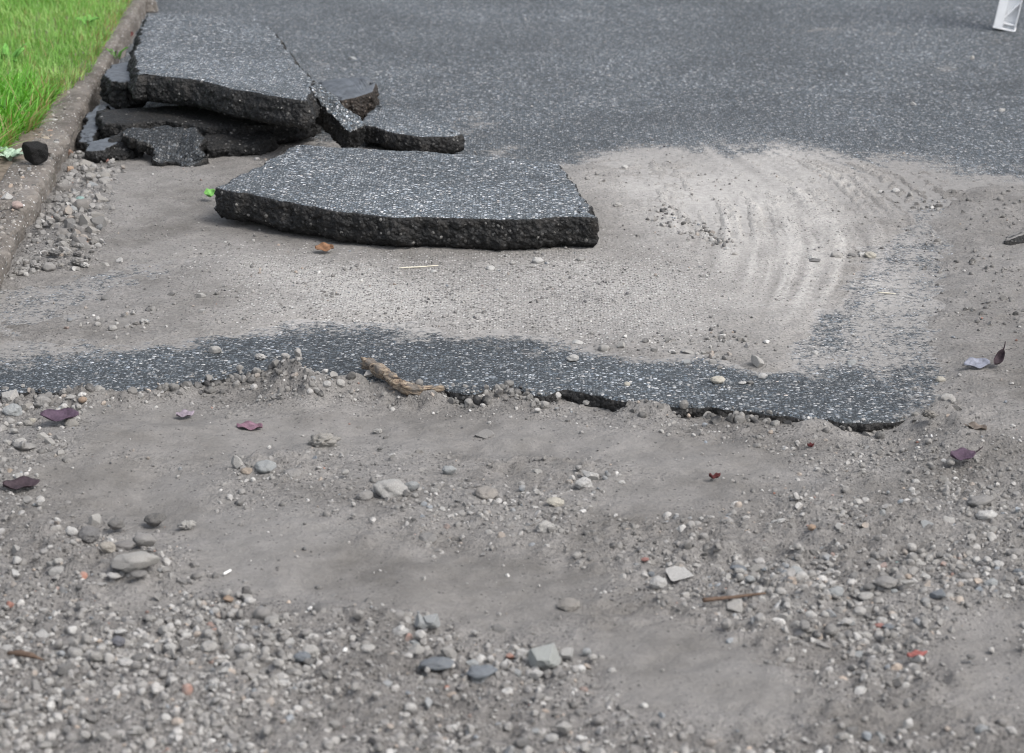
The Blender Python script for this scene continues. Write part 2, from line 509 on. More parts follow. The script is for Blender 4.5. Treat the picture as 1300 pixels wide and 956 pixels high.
def mat_concrete(name):
    m, t, b = new_mat(name)
    nb = NB(t)
    v = nb.pos()
    n1 = nb.noise(v, 7, 5, .6); n2 = nb.noise(v, 60, 5, .7)
    c = nb.mix(nb.ramp(n1, [(.35, g3(0)), (.65, g3(1))]), (.095, .083, .072, 1), (.20, .18, .16, 1))
    c = nb.mix(.7, c, nb.ramp(n2, [(.3, g3(.55)), (.5, g3(1)), (.75, g3(1.35))]), 'MULTIPLY')
    d1, c1 = nb.voro(v, 120)
    s = nb.sep(c1)
    f = nb.math('MULTIPLY', nb.math('GREATER_THAN', s[0], .72), nb.math('LESS_THAN', d1, .38))
    c = nb.mix(f, c, nb.ramp(s[1], [(0, g3(.14)), (.6, g3(.3, (1, .95, .88))), (1, g3(.55))]))
    moss = nb.ramp(nb.noise(v, 18, 4), [(.58, g3(0)), (.75, g3(1))])
    c = nb.mix(nb.math('MULTIPLY', moss, .3), c, (.10, .10, .06, 1))
    nb.set(b.inputs['Base Color'], c)
    b.inputs['Roughness'].default_value = .9
    nb.set(b.inputs['Normal'], nb.bump(d1, .6, -.004, nb.bump(n2, .9, .008)))
    return m


def mat_plain(name, colr, rough=.7, var=.25, scale=30, spec=.3, bumpd=.003):
    m, t, b = new_mat(name)
    nb = NB(t)
    v = nb.pos()
    n = nb.noise(v, scale, 5, .6)
    c = nb.mix(1.0, (*colr, 1), nb.ramp(n, [(.25, g3(1 - var)), (.75, g3(1 + var))]), 'MULTIPLY')
    nb.set(b.inputs['Base Color'], c)
    b.inputs['Roughness'].default_value = rough
    b.inputs['Specular IOR Level'].default_value = spec
    nb.set(b.inputs['Normal'], nb.bump(n, .6, bumpd))
    return m


def mat_wood():
    m, t, b = new_mat('weathered split wood')
    nb = NB(t)
    tc = nb.n('ShaderNodeTexCoord').outputs['Object']
    mp = nb.n('ShaderNodeMapping')
    nb.set(mp.inputs['Vector'], tc)
    mp.inputs['Rotation'].default_value = (0, 0, R(38))
    mp.inputs['Scale'].default_value = (18, 160, 160)
    n = nb.noise(mp.outputs[0], 1, 5, .65)
    blot = nb.noise(tc, 40, 4)
    c = nb.ramp(n, [(.36, (.03, .022, .017)), (.44, (.15, .11, .08)), (.54, (.36, .28, .20)), (.68, (.58, .50, .39))])
    c = nb.mix(nb.ramp(blot, [(.48, g3(0)), (.62, g3(1))]), c, (.17, .15, .13, 1))
    nb.set(b.inputs['Base Color'], c)
    b.inputs['Roughness'].default_value = .8
    nb.set(b.inputs['Normal'], nb.bump(n, 1.0, .010))
    return m


def mat_blade(name):
    m, t, b = new_mat(name)
    nb = NB(t)
    c = nb.attr('blade_colour').outputs['Color']
    nb.set(b.inputs['Base Color'], c)
    b.inputs['Roughness'].default_value = .5
    b.inputs['Specular IOR Level'].default_value = .3
    tr = nb.n('ShaderNodeBsdfTranslucent')
    nb.set(tr.inputs['Color'], nb.mix(1.0, c, (1.1, 1.15, .6, 1), 'MULTIPLY'))
    mx = nb.n('ShaderNodeMixShader')
    mx.inputs[0].default_value = .35
    t.links.new(b.outputs[0], mx.inputs[1]); t.links.new(tr.outputs[0], mx.inputs[2])
    out = [n for n in t.nodes if n.type == 'OUTPUT_MATERIAL'][0]
    t.links.new(mx.outputs[0], out.inputs['Surface'])
    return m


M = dict(road=mat_asphalt('dusty worn asphalt', True, .84), slab=mat_asphalt('slab asphalt surface', False, 1.10), lobe=mat_asphalt('bitumen coated asphalt', False, .34), smooth=mat_plain('bitumen underside', (.085, .095, .108), .6, .5, 40, .4, .004),
         broken=mat_broken('broken asphalt face'), brown=mat_broken('broken brown asphalt face', (2.2, 1.7, 1.35)),
         ground=mat_ground(), stone=mat_stone('single stone', 'object'), gravel=mat_stone('gravel', 'attr'), kerb=mat_concrete('old kerb concrete'),
         soil=mat_plain('lawn edge soil', (.16, .135, .11), .95, .5, 45, .15, .01), wood=mat_wood(), blade=mat_blade('grass blades'),
         plastic=mat_plain('white barrier plastic', (.86, .87, .88), .45, .06, 25, .5, .0005))


# ------------------------------------------------------------------ object helpers
def mesh_np(name, V, Fq, mats, smooth=True, midx=None):
    """Mesh from numpy vertices and an (n,3) or (n,4) index array."""
    me = bpy.data.meshes.new(name)
    V = np.asarray(V, dtype=np.float32); Fq = np.asarray(Fq, dtype=np.int32)
    k = Fq.shape[1]
    me.vertices.add(len(V)); me.vertices.foreach_set('co', V.ravel())
    me.loops.add(Fq.size); me.loops.foreach_set('vertex_index', Fq.ravel())
    me.polygons.add(len(Fq)); me.polygons.foreach_set('loop_start', np.arange(0, Fq.size, k, dtype=np.int32))
    me.polygons.foreach_set('loop_total', np.full(len(Fq), k, dtype=np.int32))
    me.polygons.foreach_set('use_smooth', np.full(len(Fq), smooth))
    for m in mats:
        me.materials.append(m)
    if midx is not None:
        me.polygons.foreach_set('material_index', np.asarray(midx, dtype=np.int32))
    me.update(calc_edges=True)
    return me


def fattr(me, name, vals):
    a = me.attributes.new(name, 'FLOAT', 'POINT')
    a.data.foreach_set('value', np.asarray(vals, dtype=np.float32).ravel())


def cattr(me, name, vals):
    a = me.attributes.new(name, 'FLOAT_COLOR', 'POINT')
    a.data.foreach_set('color', np.asarray(vals, dtype=np.float32).ravel())


def link(name, me, parent=None, loc=None):
    o = bpy.data.objects.new(name, me)
    col.objects.link(o)
    if parent:
        o.parent = parent
    if loc is not None:
        o.location = loc
    return o


def tag(o, label=None, cat=None, group=None, kind=None):
    if label: o['label'] = label
    if cat: o['category'] = cat
    if group: o['group'] = group
    if kind: o['kind'] = kind
    return o


def grid_faces(nx, ny):
    i = np.arange(ny - 1)[:, None] * nx + np.arange(nx - 1)[None, :]
    return np.stack([i, i + 1, i + nx + 1, i + nx], -1).reshape(-1, 4)


def span(*segs):
    """Concatenated coordinates: (start, stop, step) pieces."""
    r = []
    for a, b, s in segs:
        r.append(np.arange(a, b - s * .01, s))
    return np.concatenate(r)


# ------------------------------------------------------------------ the ground: one sheet of mud and washed sand, reaching the horizon
gx = np.concatenate([-np.geomspace(2.6, 400, 22)[::-1], np.arange(-2.55, 2.55, .010), np.geomspace(2.6, 400, 22)])
gy = np.concatenate([-np.geomspace(.5, 200, 12)[::-1], span((0, 3.0, .25), (3.0, 5.2, .0075), (5.2, 7.9, .010), (7.9, 9.5, .05)), np.geomspace(9.7, 800, 24)])
GX, GY = np.meshgrid(gx, gy)
z, film, dry, grain, grav, tfore, right = ground_fields(GX, GY)
far = sstep(8.3, 9.2, GY)
z = z * (1 - far) - .05 * far
z = np.where((GY < 2.9) | (np.abs(GX) > 3.0), np.minimum(z, -.035), z)
me = mesh_np('ground', np.stack([GX, GY, z], -1).reshape(-1, 3), grid_faces(len(gx), len(gy)), [M['ground']])
fattr(me, 'silt', silt_mask(GX, GY)); fattr(me, 'dry', np.clip(dry, 0, 1.2)); fattr(me, 'grain', grain); fattr(me, 'gravelly', grav)
tag(link('ground', me), 'grey washed mud and sand spread over the broken road', kind='structure')

GZ = z


def surf(x, y):
    """Height of the built surface (ground sheet or road, whichever is on top)."""
    X = np.atleast_1d(np.asarray(x, float)); Y = np.atleast_1d(np.asarray(y, float))
    i = np.clip(np.searchsorted(gx, X) - 1, 0, len(gx) - 2); j = np.clip(np.searchsorted(gy, Y) - 1, 0, len(gy) - 2)
    fx = np.clip((X - gx[i]) / (gx[i + 1] - gx[i]), 0, 1); fy = np.clip((Y - gy[j]) / (gy[j + 1] - gy[j]), 0, 1)
    zz = (GZ[j, i] * (1 - fx) + GZ[j, i + 1] * fx) * (1 - fy) + (GZ[j + 1, i] * (1 - fx) + GZ[j + 1, i + 1] * fx) * fy
    return np.where(Y > edge_y(X), np.maximum(zz, road_z(X, Y)), zz)


# ------------------------------------------------------------------ the road: asphalt sheet with a broken front edge
rx = np.concatenate([-np.geomspace(2.75, 12, 8)[::-1], np.arange(-2.7, 2.7, .010), np.geomspace(2.72, 12, 8)])
rows = np.concatenate([[0, .004, .010], span((.02, 3.4, .018), (3.4, 6.5, .05)), np.geomspace(6.6, 60, 20)])
RX, RT = np.meshgrid(rx, rows)
RY = edge_y(RX) + RT
keep = sstep(0.4, 5.5, RT)
RYF = np.interp(0, EW[:, 0], EW[:, 1]) + RT
RY = RY * (1 - keep) + RYF * keep
RZ = road_z(RX, RY) - .004 * (RT == 0) - .0015 * (RT == rows[1])
_, filmr, dryr, _, _, _, _ = ground_fields(RX, RY)
top = np.stack([RX, RY, RZ], -1).reshape(-1, 3)
Ft = grid_faces(len(rx), len(rows))
nw = 9
wall = []
for k in range(1, nw + 1):
    dz = -.004 - .058 * k / nw
    nz = np.array([mnoise.noise(Vector((x * 38, dz * 60, 3.1))) * .013 + mnoise.noise(Vector((x * 95, dz * 120, 8.1))) * .007 for x in rx])
    y0 = edge_y(rx)
    wall.append(np.stack([rx + nz * .3, y0 + nz + .004 * k / nw - .004, RZ[0] + dz], -1))
wall = np.array(wall).reshape(-1, 3)
n0 = len(top)
nx = len(rx)
fw = []
idx = np.arange(nx - 1)
prev = idx
for k in range(nw):
    cur = n0 + k * nx + idx
    fw.append(np.stack([cur, cur + 1, prev + 1, prev], -1))
    prev = cur
fw = np.concatenate(fw)
V = np.concatenate([top, wall])
me = mesh_np('road', V, np.concatenate([Ft, fw]), [M['road'], M['broken']], midx=np.concatenate([np.zeros(len(Ft)), np.ones(len(fw))]))
fattr(me, 'film', np.concatenate([np.clip(filmr, 0, 1).ravel(), np.zeros(len(wall))]))
fattr(me, 'damp', np.concatenate([np.clip(np.exp(-(RT / .28) ** 2) * sstep(P(1000, 500).x, P(500, 500).x, RX), 0, 1).ravel(), np.zeros(len(wall))]))
fattr(me, 'dry', np.concatenate([np.clip(dryr, 0, 1.2).ravel(), np.zeros(len(wall))]))
tag(link('road', me), 'worn grey asphalt road with a broken front edge', kind='structure')


# ------------------------------------------------------------------ broken slabs
def n3(p, f, s=0.0):
    return mnoise.noise(Vector((p[0] * f + s, p[1] * f - s, p[2] * f + s * .7)))


def nrm_area(pts):
    c_ = sum(pts, Vector()) / len(pts)
    return .5 * sum((((pts[i] - c_).cross(pts[(i + 1) % len(pts)] - c_)) for i in range(len(pts))), Vector()).length


def slab(name, outline, thick, label, seed=0, top='slab', side='broken', cat='asphalt slab', group=None, jag=.006, ds=.007, rough=1.0, undercut=.0, inset=.030):
    pts = [P(*q) for q in outline]
    c = sum(pts, Vector()) / len(pts)
    nrm = Vector()
    for i, a in enumerate(pts):
        b = pts[(i + 1) % len(pts)]
        nrm += (a - c).cross(b - c)
    nrm.normalize()
    if nrm.z < 0:
        nrm = -nrm
        pts.reverse()
    ext = min(max((p - q).length for p in pts for q in pts), nrm_area(pts) ** .5)
    inset = min(inset, .13 * ext)
    jag = min(jag, .075 * ext)
    ds = min(ds, max(.003, ext / 36))
    ring = []
    for i, a in enumerate(pts):
        b = pts[(i + 1) % len(pts)]
        k = max(1, int((b - a).length / ds))
        for j in range(k):
            ring.append(a + (b - a) * (j / k))
    n = len(ring)
    for _ in range(3):
        ring = [(ring[i - 1] + ring[i] * 2 + ring[(i + 1) % n]) / 4 for i in range(n)]
    outw = []
    for i in range(n):
        tg = (ring[(i + 2) % n] - ring[i - 2]).normalized()
        outw.append(tg.cross(nrm).normalized())
    base = []
    for i in range(n):
        j = n3(ring[i], 14, seed) * jag * 2.2 + n3(ring[i], 45, seed) * jag * 1.2 + n3(ring[i], 130, seed) * jag * .6
        base.append(ring[i] + outw[i] * j)
    bm = bmesh.new()
    nr = max(5, int(thick / .007))
    prof = [(-inset, .0015), (-inset * .4, .001), (-.004 * inset / .03, -.0005)] + [(None, -.003 - (thick - .003) * k / nr) for k in range(nr + 1)]
    rings = []
    for ri, (off, dz) in enumerate(prof):
        rv = []
        for i in range(n):
            if off is not None:
                p = base[i] + outw[i] * off + nrm * (dz + n3(base[i], 30, seed + 5) * .002 * (ri < 2))
            else:
                k = (ri - 3) / nr
                q = base[i] + nrm * dz
                d = (n3(q, 17, seed + 2) * .008 + n3(q, 70, seed + 3) * .009 + n3(q, 160, seed + 4) * .0075) * rough * min(1, .25 + k * 3)
                d += -.016 * max(0, k - .8) / .2 - undercut * k + .004 * math.sin(k * math.pi)
                p = q + outw[i] * d + nrm * n3(q, 50, seed + 7) * .004 * (k > .9)
            rv.append(bm.verts.new(p - c))
        rings.append(rv)
    for a in range(len(rings) - 1):
        for i in range(n):
            f = bm.faces.new((rings[a][i], rings[a + 1][i], rings[a + 1][(i + 1) % n], rings[a][(i + 1) % n]))
            f.material_index = 0 if a < 2 else 1
            f.smooth = True
    ft = bm.faces.new(rings[0]); ft.material_index = 0
    fb = bm.faces.new(list(reversed(rings[-1]))); fb.material_index = 1
    bmesh.ops.triangulate(bm, faces=[ft, fb])
    bmesh.ops.recalc_face_normals(bm, faces=bm.faces)
    me = bpy.data.meshes.new(name)
    bm.to_mesh(me); bm.free()
    me.materials.append(M[top]); me.materials.append(M[side])
    o = link(name, me, loc=c)
    return tag(o, label, cat, group)


G_S = 'broken asphalt pieces heaped by the kerb'
slab('asphalt_slab', [(271, 239, .108), (298, 243, .107), (345, 253, .103), (420, 267, .098), (500, 277, .094), (560, 276, .094), (640, 279, .094), (700, 276, .094),
                      (757, 276, .094), (742, 250, .094), (723, 225, .094), (710, 207, .094), (650, 201, .094), (588, 195, .095), (450, 188, .099), (377, 183, .102), (352, 197, .104), (315, 217, .107)],
     .084, 'largest broken asphalt slab lying flat on the sand in front of the heap', 1)
slab('asphalt_slab', [(174, 96, .205), (184, 94, .205), (250, 101, .205), (300, 114, .205), (345, 122, .205), (391, 128, .20), (399, 106, .20), (379, 82, .20),
                      (361, 58, .20), (341, 33, .20), (270, 19, .20), (186, 17, .20), (179, 40, .20), (172, 65, .205)],
     .085, 'wide broken asphalt slab on top of the heap beside the kerb', 2, group=G_S, undercut=-.022)
slab('asphalt_slab', [(122, 140, .085), (180, 136, .085), (330, 126, .085), (400, 120, .085), (405, 146, .085), (350, 158, .083), (300, 160, .083), (262, 162, .083), (240, 157, .083), (205, 152, .085), (160, 158, .085), (130, 156, .085)],
     .07, top='broken', label='shaded asphalt slab squeezed under the top slab of the heap', seed=3, group=G_S, rough=1.3)  # black top: deep shade of the cavity put into the colour, over dark bitumen
slab('asphalt_fragment', [(158, 167, .092), (178, 160, .100), (205, 158, .102), (246, 164, .095), (262, 176, .080), (257, 190, .052), (267, 199, .032), (240, 211, .010), (222, 206, .018), (206, 213, .008), (189, 200, .034), (192, 184, .060), (174, 178, .075)],
     .045, 'rounded blue-black asphalt lobe sloping to the sand under the heap', 4, top='lobe', cat='asphalt fragment', group=G_S, jag=.010)
slab('asphalt_fragment', [(258, 172, .062), (328, 160, .066), (348, 172, .060), (322, 183, .045), (288, 188, .038), (264, 188, .040)],
     .055, 'black broken block right of the rounded asphalt lobe', 5, top='broken', cat='asphalt fragment', group=G_S, rough=1.4)
slab('asphalt_fragment', [(108, 181, .055), (128, 177, .06), (146, 173, .06), (150, 181, .055), (130, 190, .05), (112, 191, .05)],
     .045, 'small asphalt piece with a pale flat top at the heap corner by the kerb', 6, top='smooth', cat='asphalt fragment', group=G_S)
slab('asphalt_fragment', [(138, 176, .065), (158, 166, .075), (178, 172, .07), (178, 184, .045), (160, 194, .03), (144, 195, .03)],
     .05, 'jagged black asphalt chunk left of the rounded lobe', 7, top='broken', cat='asphalt fragment', group=G_S, rough=1.5, jag=.012)
slab('asphalt_sheet', [(121, 134, .065), (139, 132, .065), (133, 148, .058), (124, 166, .05), (118, 181, .04), (99, 180, .04), (104, 162, .05), (112, 147, .06)],
     .025, 'narrow smooth bluish asphalt strip lying along the kerb foot', 8, top='smooth', cat='asphalt fragment', group=G_S)
slab('asphalt_fragment', [(141, 82, .15), (165, 78, .155), (178, 80, .155), (180, 100, .15), (160, 105, .15), (140, 103, .148), (130, 95, .148)],
     .10, 'grey topped asphalt chunk wedged between kerb and top slab', 9, top='smooth', cat='asphalt fragment', group=G_S, rough=1.4)
slab('asphalt_fragment', [(391, 110, .205), (400, 104, .21), (408, 106, .205), (432, 128, .165), (461, 156, .105), (456, 163, .095), (442, 169, .085), (414, 140, .140)],
     .10, 'asphalt piece leaning down from the top slab corner', 10, cat='asphalt fragment', group=G_S, inset=.008)
slab('asphalt_fragment', [(398, 104, .125), (430, 99, .14), (466, 97, .15), (479, 105, .13), (474, 116, .115), (452, 124, .11), (432, 128, .105), (408, 122, .11)],
     .11, 'upturned asphalt chunk with smooth grey underside and brown broken end', 11, top='smooth', side='brown', cat='asphalt fragment', group=G_S, rough=1.0, jag=.002)
slab('asphalt_slab', [(455, 158, .072), (466, 146, .072), (478, 133, .07), (520, 138, .07), (560, 155, .068), (588, 170, .066), (570, 174, .066), (535, 174, .068), (500, 169, .07), (474, 161, .072)],
     .058, 'long thin asphalt slab behind the largest slab', 12, group=G_S, jag=.004)
# ------------------------------------------------------------------ kerb
K0, K1 = P(178, 5, .075), P(0, 325, .075)
kd = (K1 - K0); kd.z = 0; kd.normalize()
kn = Vector((kd.y, -kd.x, 0))             # towards the lawn
if kn.x > 0: kn = -kn
KJ = P(68, 193, .075)
sJ = (KJ - K0).dot(kd)
kerb = tag(bpy.data.objects.new('kerb', None), 'old concrete kerb between lawn and road', kind='structure')
col.objects.link(kerb)
kerb.location = (KJ.x, KJ.y, 0)


def kerb_stone(s0, s1, notch=(), drop=0.0, seed=0):
    """One kerb stone from s0 to s1 along the kerb line; notch: (s, depth, width)."""
    ns = max(2, int((s1 - s0) / .012))
    prof = []                             # (towards lawn, z): up the face, over the round, across the top, down the back
    for k in range(8): prof.append((0.0, -.10 + .160 * k / 7))
    for a in np.linspace(15, 90, 5): prof.append((.020 - .020 * math.cos(R(a)), .058 + .020 * math.sin(R(a))))
    for u in np.linspace(.03, .115, 8): prof.append((u, .078))
    prof.append((.12, .07)); prof.append((.122, -.05))
    V = []
    for i in range(ns + 1):
        s = s0 + (s1 - s0) * i / ns
        e = min(i, ns - i) * (s1 - s0) / ns
        for u, zz in prof:
            p = K0 + kd * s
            q = (p.x + u, p.y, zz)
            r_ = n3(q, 12, seed) * .014 + n3(q, 40, seed + 1) * .009 + n3(q, 110, seed + 2) * .005
            off = r_ + .012 * math.exp(-(e / .012) ** 2)
            zo = 0
            for (sn, dp, wd) in notch:
                g_ = math.exp(-((s - sn) / wd) ** 2)
                off += g_ * dp * (1 if zz > 0 else .5)
                zo -= g_ * dp * .5 * (zz > .03)
            w3 = p + kn * (u + (off if u < .08 else 0))
            V.append((w3.x, w3.y, zz - drop + zo + (n3(q, 20, seed + 6) * .006 + n3(q, 70, seed + 8) * .003) * (zz > .05)))
    npf = len(prof)
    V = np.array(V) - np.array([KJ.x, KJ.y, 0])
    Fq = list(map(tuple, grid_faces(npf, ns + 1)))
    me = bpy.data.meshes.new('kerb_stone')
    me.from_pydata([tuple(v) for v in V], [], Fq + [tuple(range(npf - 1, -1, -1)), tuple(range(ns * npf, ns * npf + npf))])
    me.materials.append(M['kerb'])
    me.polygons.foreach_set('use_smooth', [True] * len(Fq) + [False, False])
    me.update()
    bm = bmesh.new(); bm.from_mesh(me); bmesh.ops.recalc_face_normals(bm, faces=bm.faces); bm.to_mesh(me); bm.free()
    return link('kerb_stone', me, kerb)


kerb_stone(-2.2, -.9, seed=3)
kerb_stone(-.896, .02, seed=6)
kerb_stone(.026, sJ - .004, notch=[(sJ - .02, .01, .02)], seed=9)
sN = (P(30, 262, .07) - K0).dot(kd)
kerb_stone(sJ + .006, sN, notch=[(sN - .01, .018, .03), (sJ + .02, .01, .03)], drop=.006, seed=14)
kerb_stone(sN + .008, sN + 1.3, notch=[(sN + .05, .012, .05)], drop=.010, seed=21)

# lawn soil behind the kerb
ls = np.arange(-3.0, sN + 1.4, .03); lu = np.concatenate([np.arange(.045, 1.3, .0125), np.geomspace(1.35, 60, 14)])
LS, LU = np.meshgrid(ls, lu)
LX = K0.x + kd.x * LS + kn.x * LU; LY = K0.y + kd.y * LS + kn.y * LU
LZ = .070 + .012 * sstep(.045, .09, LU) - .014 * sstep(.09, .045, LU) + fbm(LX, LY, 8, 3, 4) * .016 + fbm(LX, LY, 50, 1, 3) * .007 + .02 * sstep(.12, .5, LU) - .016 * sstep(sJ - .3, sJ + .4, LS)
me = mesh_np('lawn', np.stack([LX, LY, LZ], -1).reshape(-1, 3), grid_faces(len(ls), len(lu))[:, ::-1], [M['soil']])
tag(link('lawn', me), 'bare soil under the lawn behind the kerb', kind='structure')


def lawn_z(x, y):
    u = (x - K0.x) * kn.x + (y - K0.y) * kn.y; s = (x - K0.x) * kd.x + (y - K0.y) * kd.y
    x = np.atleast_1d(x); y = np.atleast_1d(y)
    return .078 + fbm(x, y, 8, 3, 4) * .016 + .02 * sstep(.12, .5, u) - .016 * sstep(sJ - .3, sJ + .4, s)


# ------------------------------------------------------------------ grass
def blades(name, n, s_rng, u_fun, length, width, lean, colours, label, seed, segs=3):
    r = np.random.default_rng(seed)
    S = r.uniform(*s_rng, n)
    u0, u1 = u_fun(S)
    U = u0 + (u1 - u0) * r.random(n) ** 1.0
    X = K0.x + kd.x * S + kn.x * U; Y = K0.y + kd.y * S + kn.y * U
    Z = lawn_z(X, Y) - .004
    L = r.uniform(*length, n) * (0.7 + .6 * r.random(n)); W = r.uniform(*width, n)
    edge = np.clip((U - u0) / .10, 0, 1)
    L = L * (.85 + .15 * edge)
    A = r.uniform(0, 2 * np.pi, n)
    LE = r.uniform(*lean, n)
    dx, dy = np.cos(A), np.sin(A)
    # blades on the rim lean out over the kerb
    dx = dx - kn.x * 1.0 * (1 - edge); dy = dy - kn.y * 1.0 * (1 - edge)
    nn = np.hypot(dx, dy) + 1e-6; dx /= nn; dy /= nn
    px, py = -dy, dx
    tw = r.uniform(-.8, .8, n)
    px, py = px * np.cos(tw) - py * np.sin(tw), px * np.sin(tw) + py * np.cos(tw)
    V = []; 
    for k in range(segs + 1):
        t = k / segs
        wv = W * (1 - t ** 1.6) + .0004
        hx = L * LE * t ** 1.8; hz = L * np.sqrt(np.clip(1 - LE ** 2 * .75, .1, 1)) * (t - .25 * LE * t * t)
        cx, cy, cz = X + dx * hx, Y + dy * hx, Z + hz
        V.append(np.stack([cx - px * wv / 2, cy - py * wv / 2, cz], -1)); V.append(np.stack([cx + px * wv / 2, cy + py * wv / 2, cz], -1))
    V = np.stack(V, 1)                   # n, 2(segs+1), 3
    m = 2 * (segs + 1)
    b = np.arange(n)[:, None] * m
    fs = np.stack([np.stack([b[:, 0] + 2 * k, b[:, 0] + 2 * k + 1, b[:, 0] + 2 * k + 3, b[:, 0] + 2 * k + 2], -1) for k in range(segs)], 1).reshape(-1, 4)
    me = mesh_np(name, V.reshape(-1, 3), fs, [M['blade']])
    C = np.array(colours)
    patch = fbm(X, Y, 6, 2, 3)
    ci = np.clip(((r.random(n) * .8 + .1 + patch * .5) * len(C)).astype(int), 0, len(C) - 1)
    cc = C[ci] * (0.75 + .5 * r.random(n))[:, None]
    straw = (r.random(n) < (.06 + .30 * (1 - edge)))
    cc[straw] = np.array([.34, .28, .13]) * (0.7 + .5 * r.random(straw.sum()))[:, None]
    cc = np.repeat(np.concatenate([cc, np.ones((n, 1))], 1)[:, None, :], m, 1)
    cattr(me, 'blade_colour', cc)
    return tag(link(name, me), label, 'grass', kind='stuff')


sT = (P(40, 205, .075) - K0).dot(kd)
GREENS = [(.12, .28, .05), (.18, .38, .075), (.24, .45, .11), (.30, .50, .15), (.38, .54, .20)]
blades('lawn_grass', 60000, (-2.6, sT - .15), lambda s: (np.where(s < sT - 1.4, .04, .04 + .10 * sstep(sT - 1.4, sT - .5, s)), np.full_like(s, .95)), (.035, .070), (.0022, .0042), (.1, .9), GREENS,
       'short mown green grass of the lawn behind the kerb', 3)
blades('tall_grass', 4200, (sT - .95, sT + .06), lambda s: (.10 + .07 * sstep(sT - .5, sT, s), np.full_like(s, .65)), (.08, .15), (.004, .0085), (.35, .98),
       [(.09, .27, .025), (.13, .36, .04), (.17, .43, .06), (.22, .48, .09)], 'long bright green grass hanging over the kerb end of the lawn', 5, segs=5)


def leaf_mesh(name, length, width, curl, cup, mat, seed, stem=0.0, lobes=0.0):
    """A leaf blade along +X with midrib fold, curl and a stem; closed thin body."""
    nu, nv = 12, 7
    r = random.Random(seed)
    top_, bot = [], []
    for i in range(nu):
        t = i / (nu - 1)
        hw = width / 2 * math.sin(math.pi * min(1, t * .92 + .04)) ** .75 * (1 + lobes * math.sin(t * 19 + seed))
        for j in range(nv):
            s = -1 + 2 * j / (nv - 1)
            x = (t - .5) * length; y = s * hw
            zc = curl * ((t - .5) * 2) ** 2 + cup * s * s * hw / (width / 2 + 1e-6) + .003 * math.sin(t * 11 + s * 3 + seed)
            top_.append((x, y, zc + .0006)); bot.append((x, y, zc - .0006))
    V = top_ + bot
    nT = nu * nv
    Fq = []
    for i in range(nu - 1):
        for j in range(nv - 1):
            a = i * nv + j
            Fq.append((a, a + nv, a + nv + 1, a + 1)); Fq.append((nT + a, nT + a + 1, nT + a + nv + 1, nT + a + nv))
    rim = [j for j in range(nv)] + [i * nv + nv - 1 for i in range(1, nu)] + [(nu - 1) * nv + j for j in range(nv - 2, -1, -1)] + [i * nv for i in range(nu - 2, 0, -1)]
    for a, b in zip(rim, rim[1:] + rim[:1]):
        Fq.append((a, b, nT + b, nT + a))
    me = bpy.data.meshes.new(name)
    me.from_pydata(V, [], Fq)
    me.materials.append(mat)
    me.polygons.foreach_set('use_smooth', [True] * len(Fq))
    me.update()
    return me


def tube(name, pts, radii, mat, nseg=10, rough=0.0, seed=0):
    """Tube through world points; returns mesh in coordinates relative to pts[0]."""
    pts = [Vector(p) for p in pts]
    o = pts[0].copy()
    fine, fr = [], []
    for i in range(len(pts) - 1):
        k = max(2, int((pts[i + 1] - pts[i]).length / .006))
        for j in range(k):
            t = j / k
            fine.append(pts[i].lerp(pts[i + 1], t)); fr.append(radii[i] * (1 - t) + radii[i + 1] * t)
    fine.append(pts[-1]); fr.append(radii[-1])
    for _ in range(4):
        fine = [fine[0]] + [(fine[i - 1] + fine[i] * 2 + fine[i + 1]) / 4 for i in range(1, len(fine) - 1)] + [fine[-1]]
    V, Fq = [], []
    for i, p in enumerate(fine):
        tg = (fine[min(i + 1, len(fine) - 1)] - fine[max(i - 1, 0)]).normalized()
        a = tg.cross(Vector((0, 0, 1)))
        if a.length < .1: a = tg.cross(Vector((0, 1, 0)))
        a.normalize(); b = tg.cross(a)
        for j in range(nseg):
            th = 2 * math.pi * j / nseg
            q = a * math.cos(th) + b * math.sin(th)
            rr = fr[i] * (1 + rough * (.8 * n3(p * 1.0 + q * .01, 60, seed) + .6 * n3(p + q * .012, 160, seed + 3) + .9 * n3(q * 1.6 + p * 6, 1.0, seed + 9)))
            v = p + q * rr - o
            if i in (0, len(fine) - 1) and rough:
                v += tg * fr[i] * rough * 3 * n3(q, 3, seed)
            V.append(tuple(v))
    for i in range(len(fine) - 1):
        for j in range(nseg):
            Fq.append((i * nseg + j, i * nseg + (j + 1) % nseg, (i + 1) * nseg + (j + 1) % nseg, (i + 1) * nseg + j))
    Fq.append(tuple(range(nseg - 1, -1, -1))); Fq.append(tuple(range((len(fine) - 1) * nseg, len(fine) * nseg)))
    me = bpy.data.meshes.new(name)
    me.from_pydata(V, [], Fq)
    me.materials.append(mat)
    me.polygons.foreach_set('use_smooth', [True] * len(Fq))
    me.update()
    return me, o


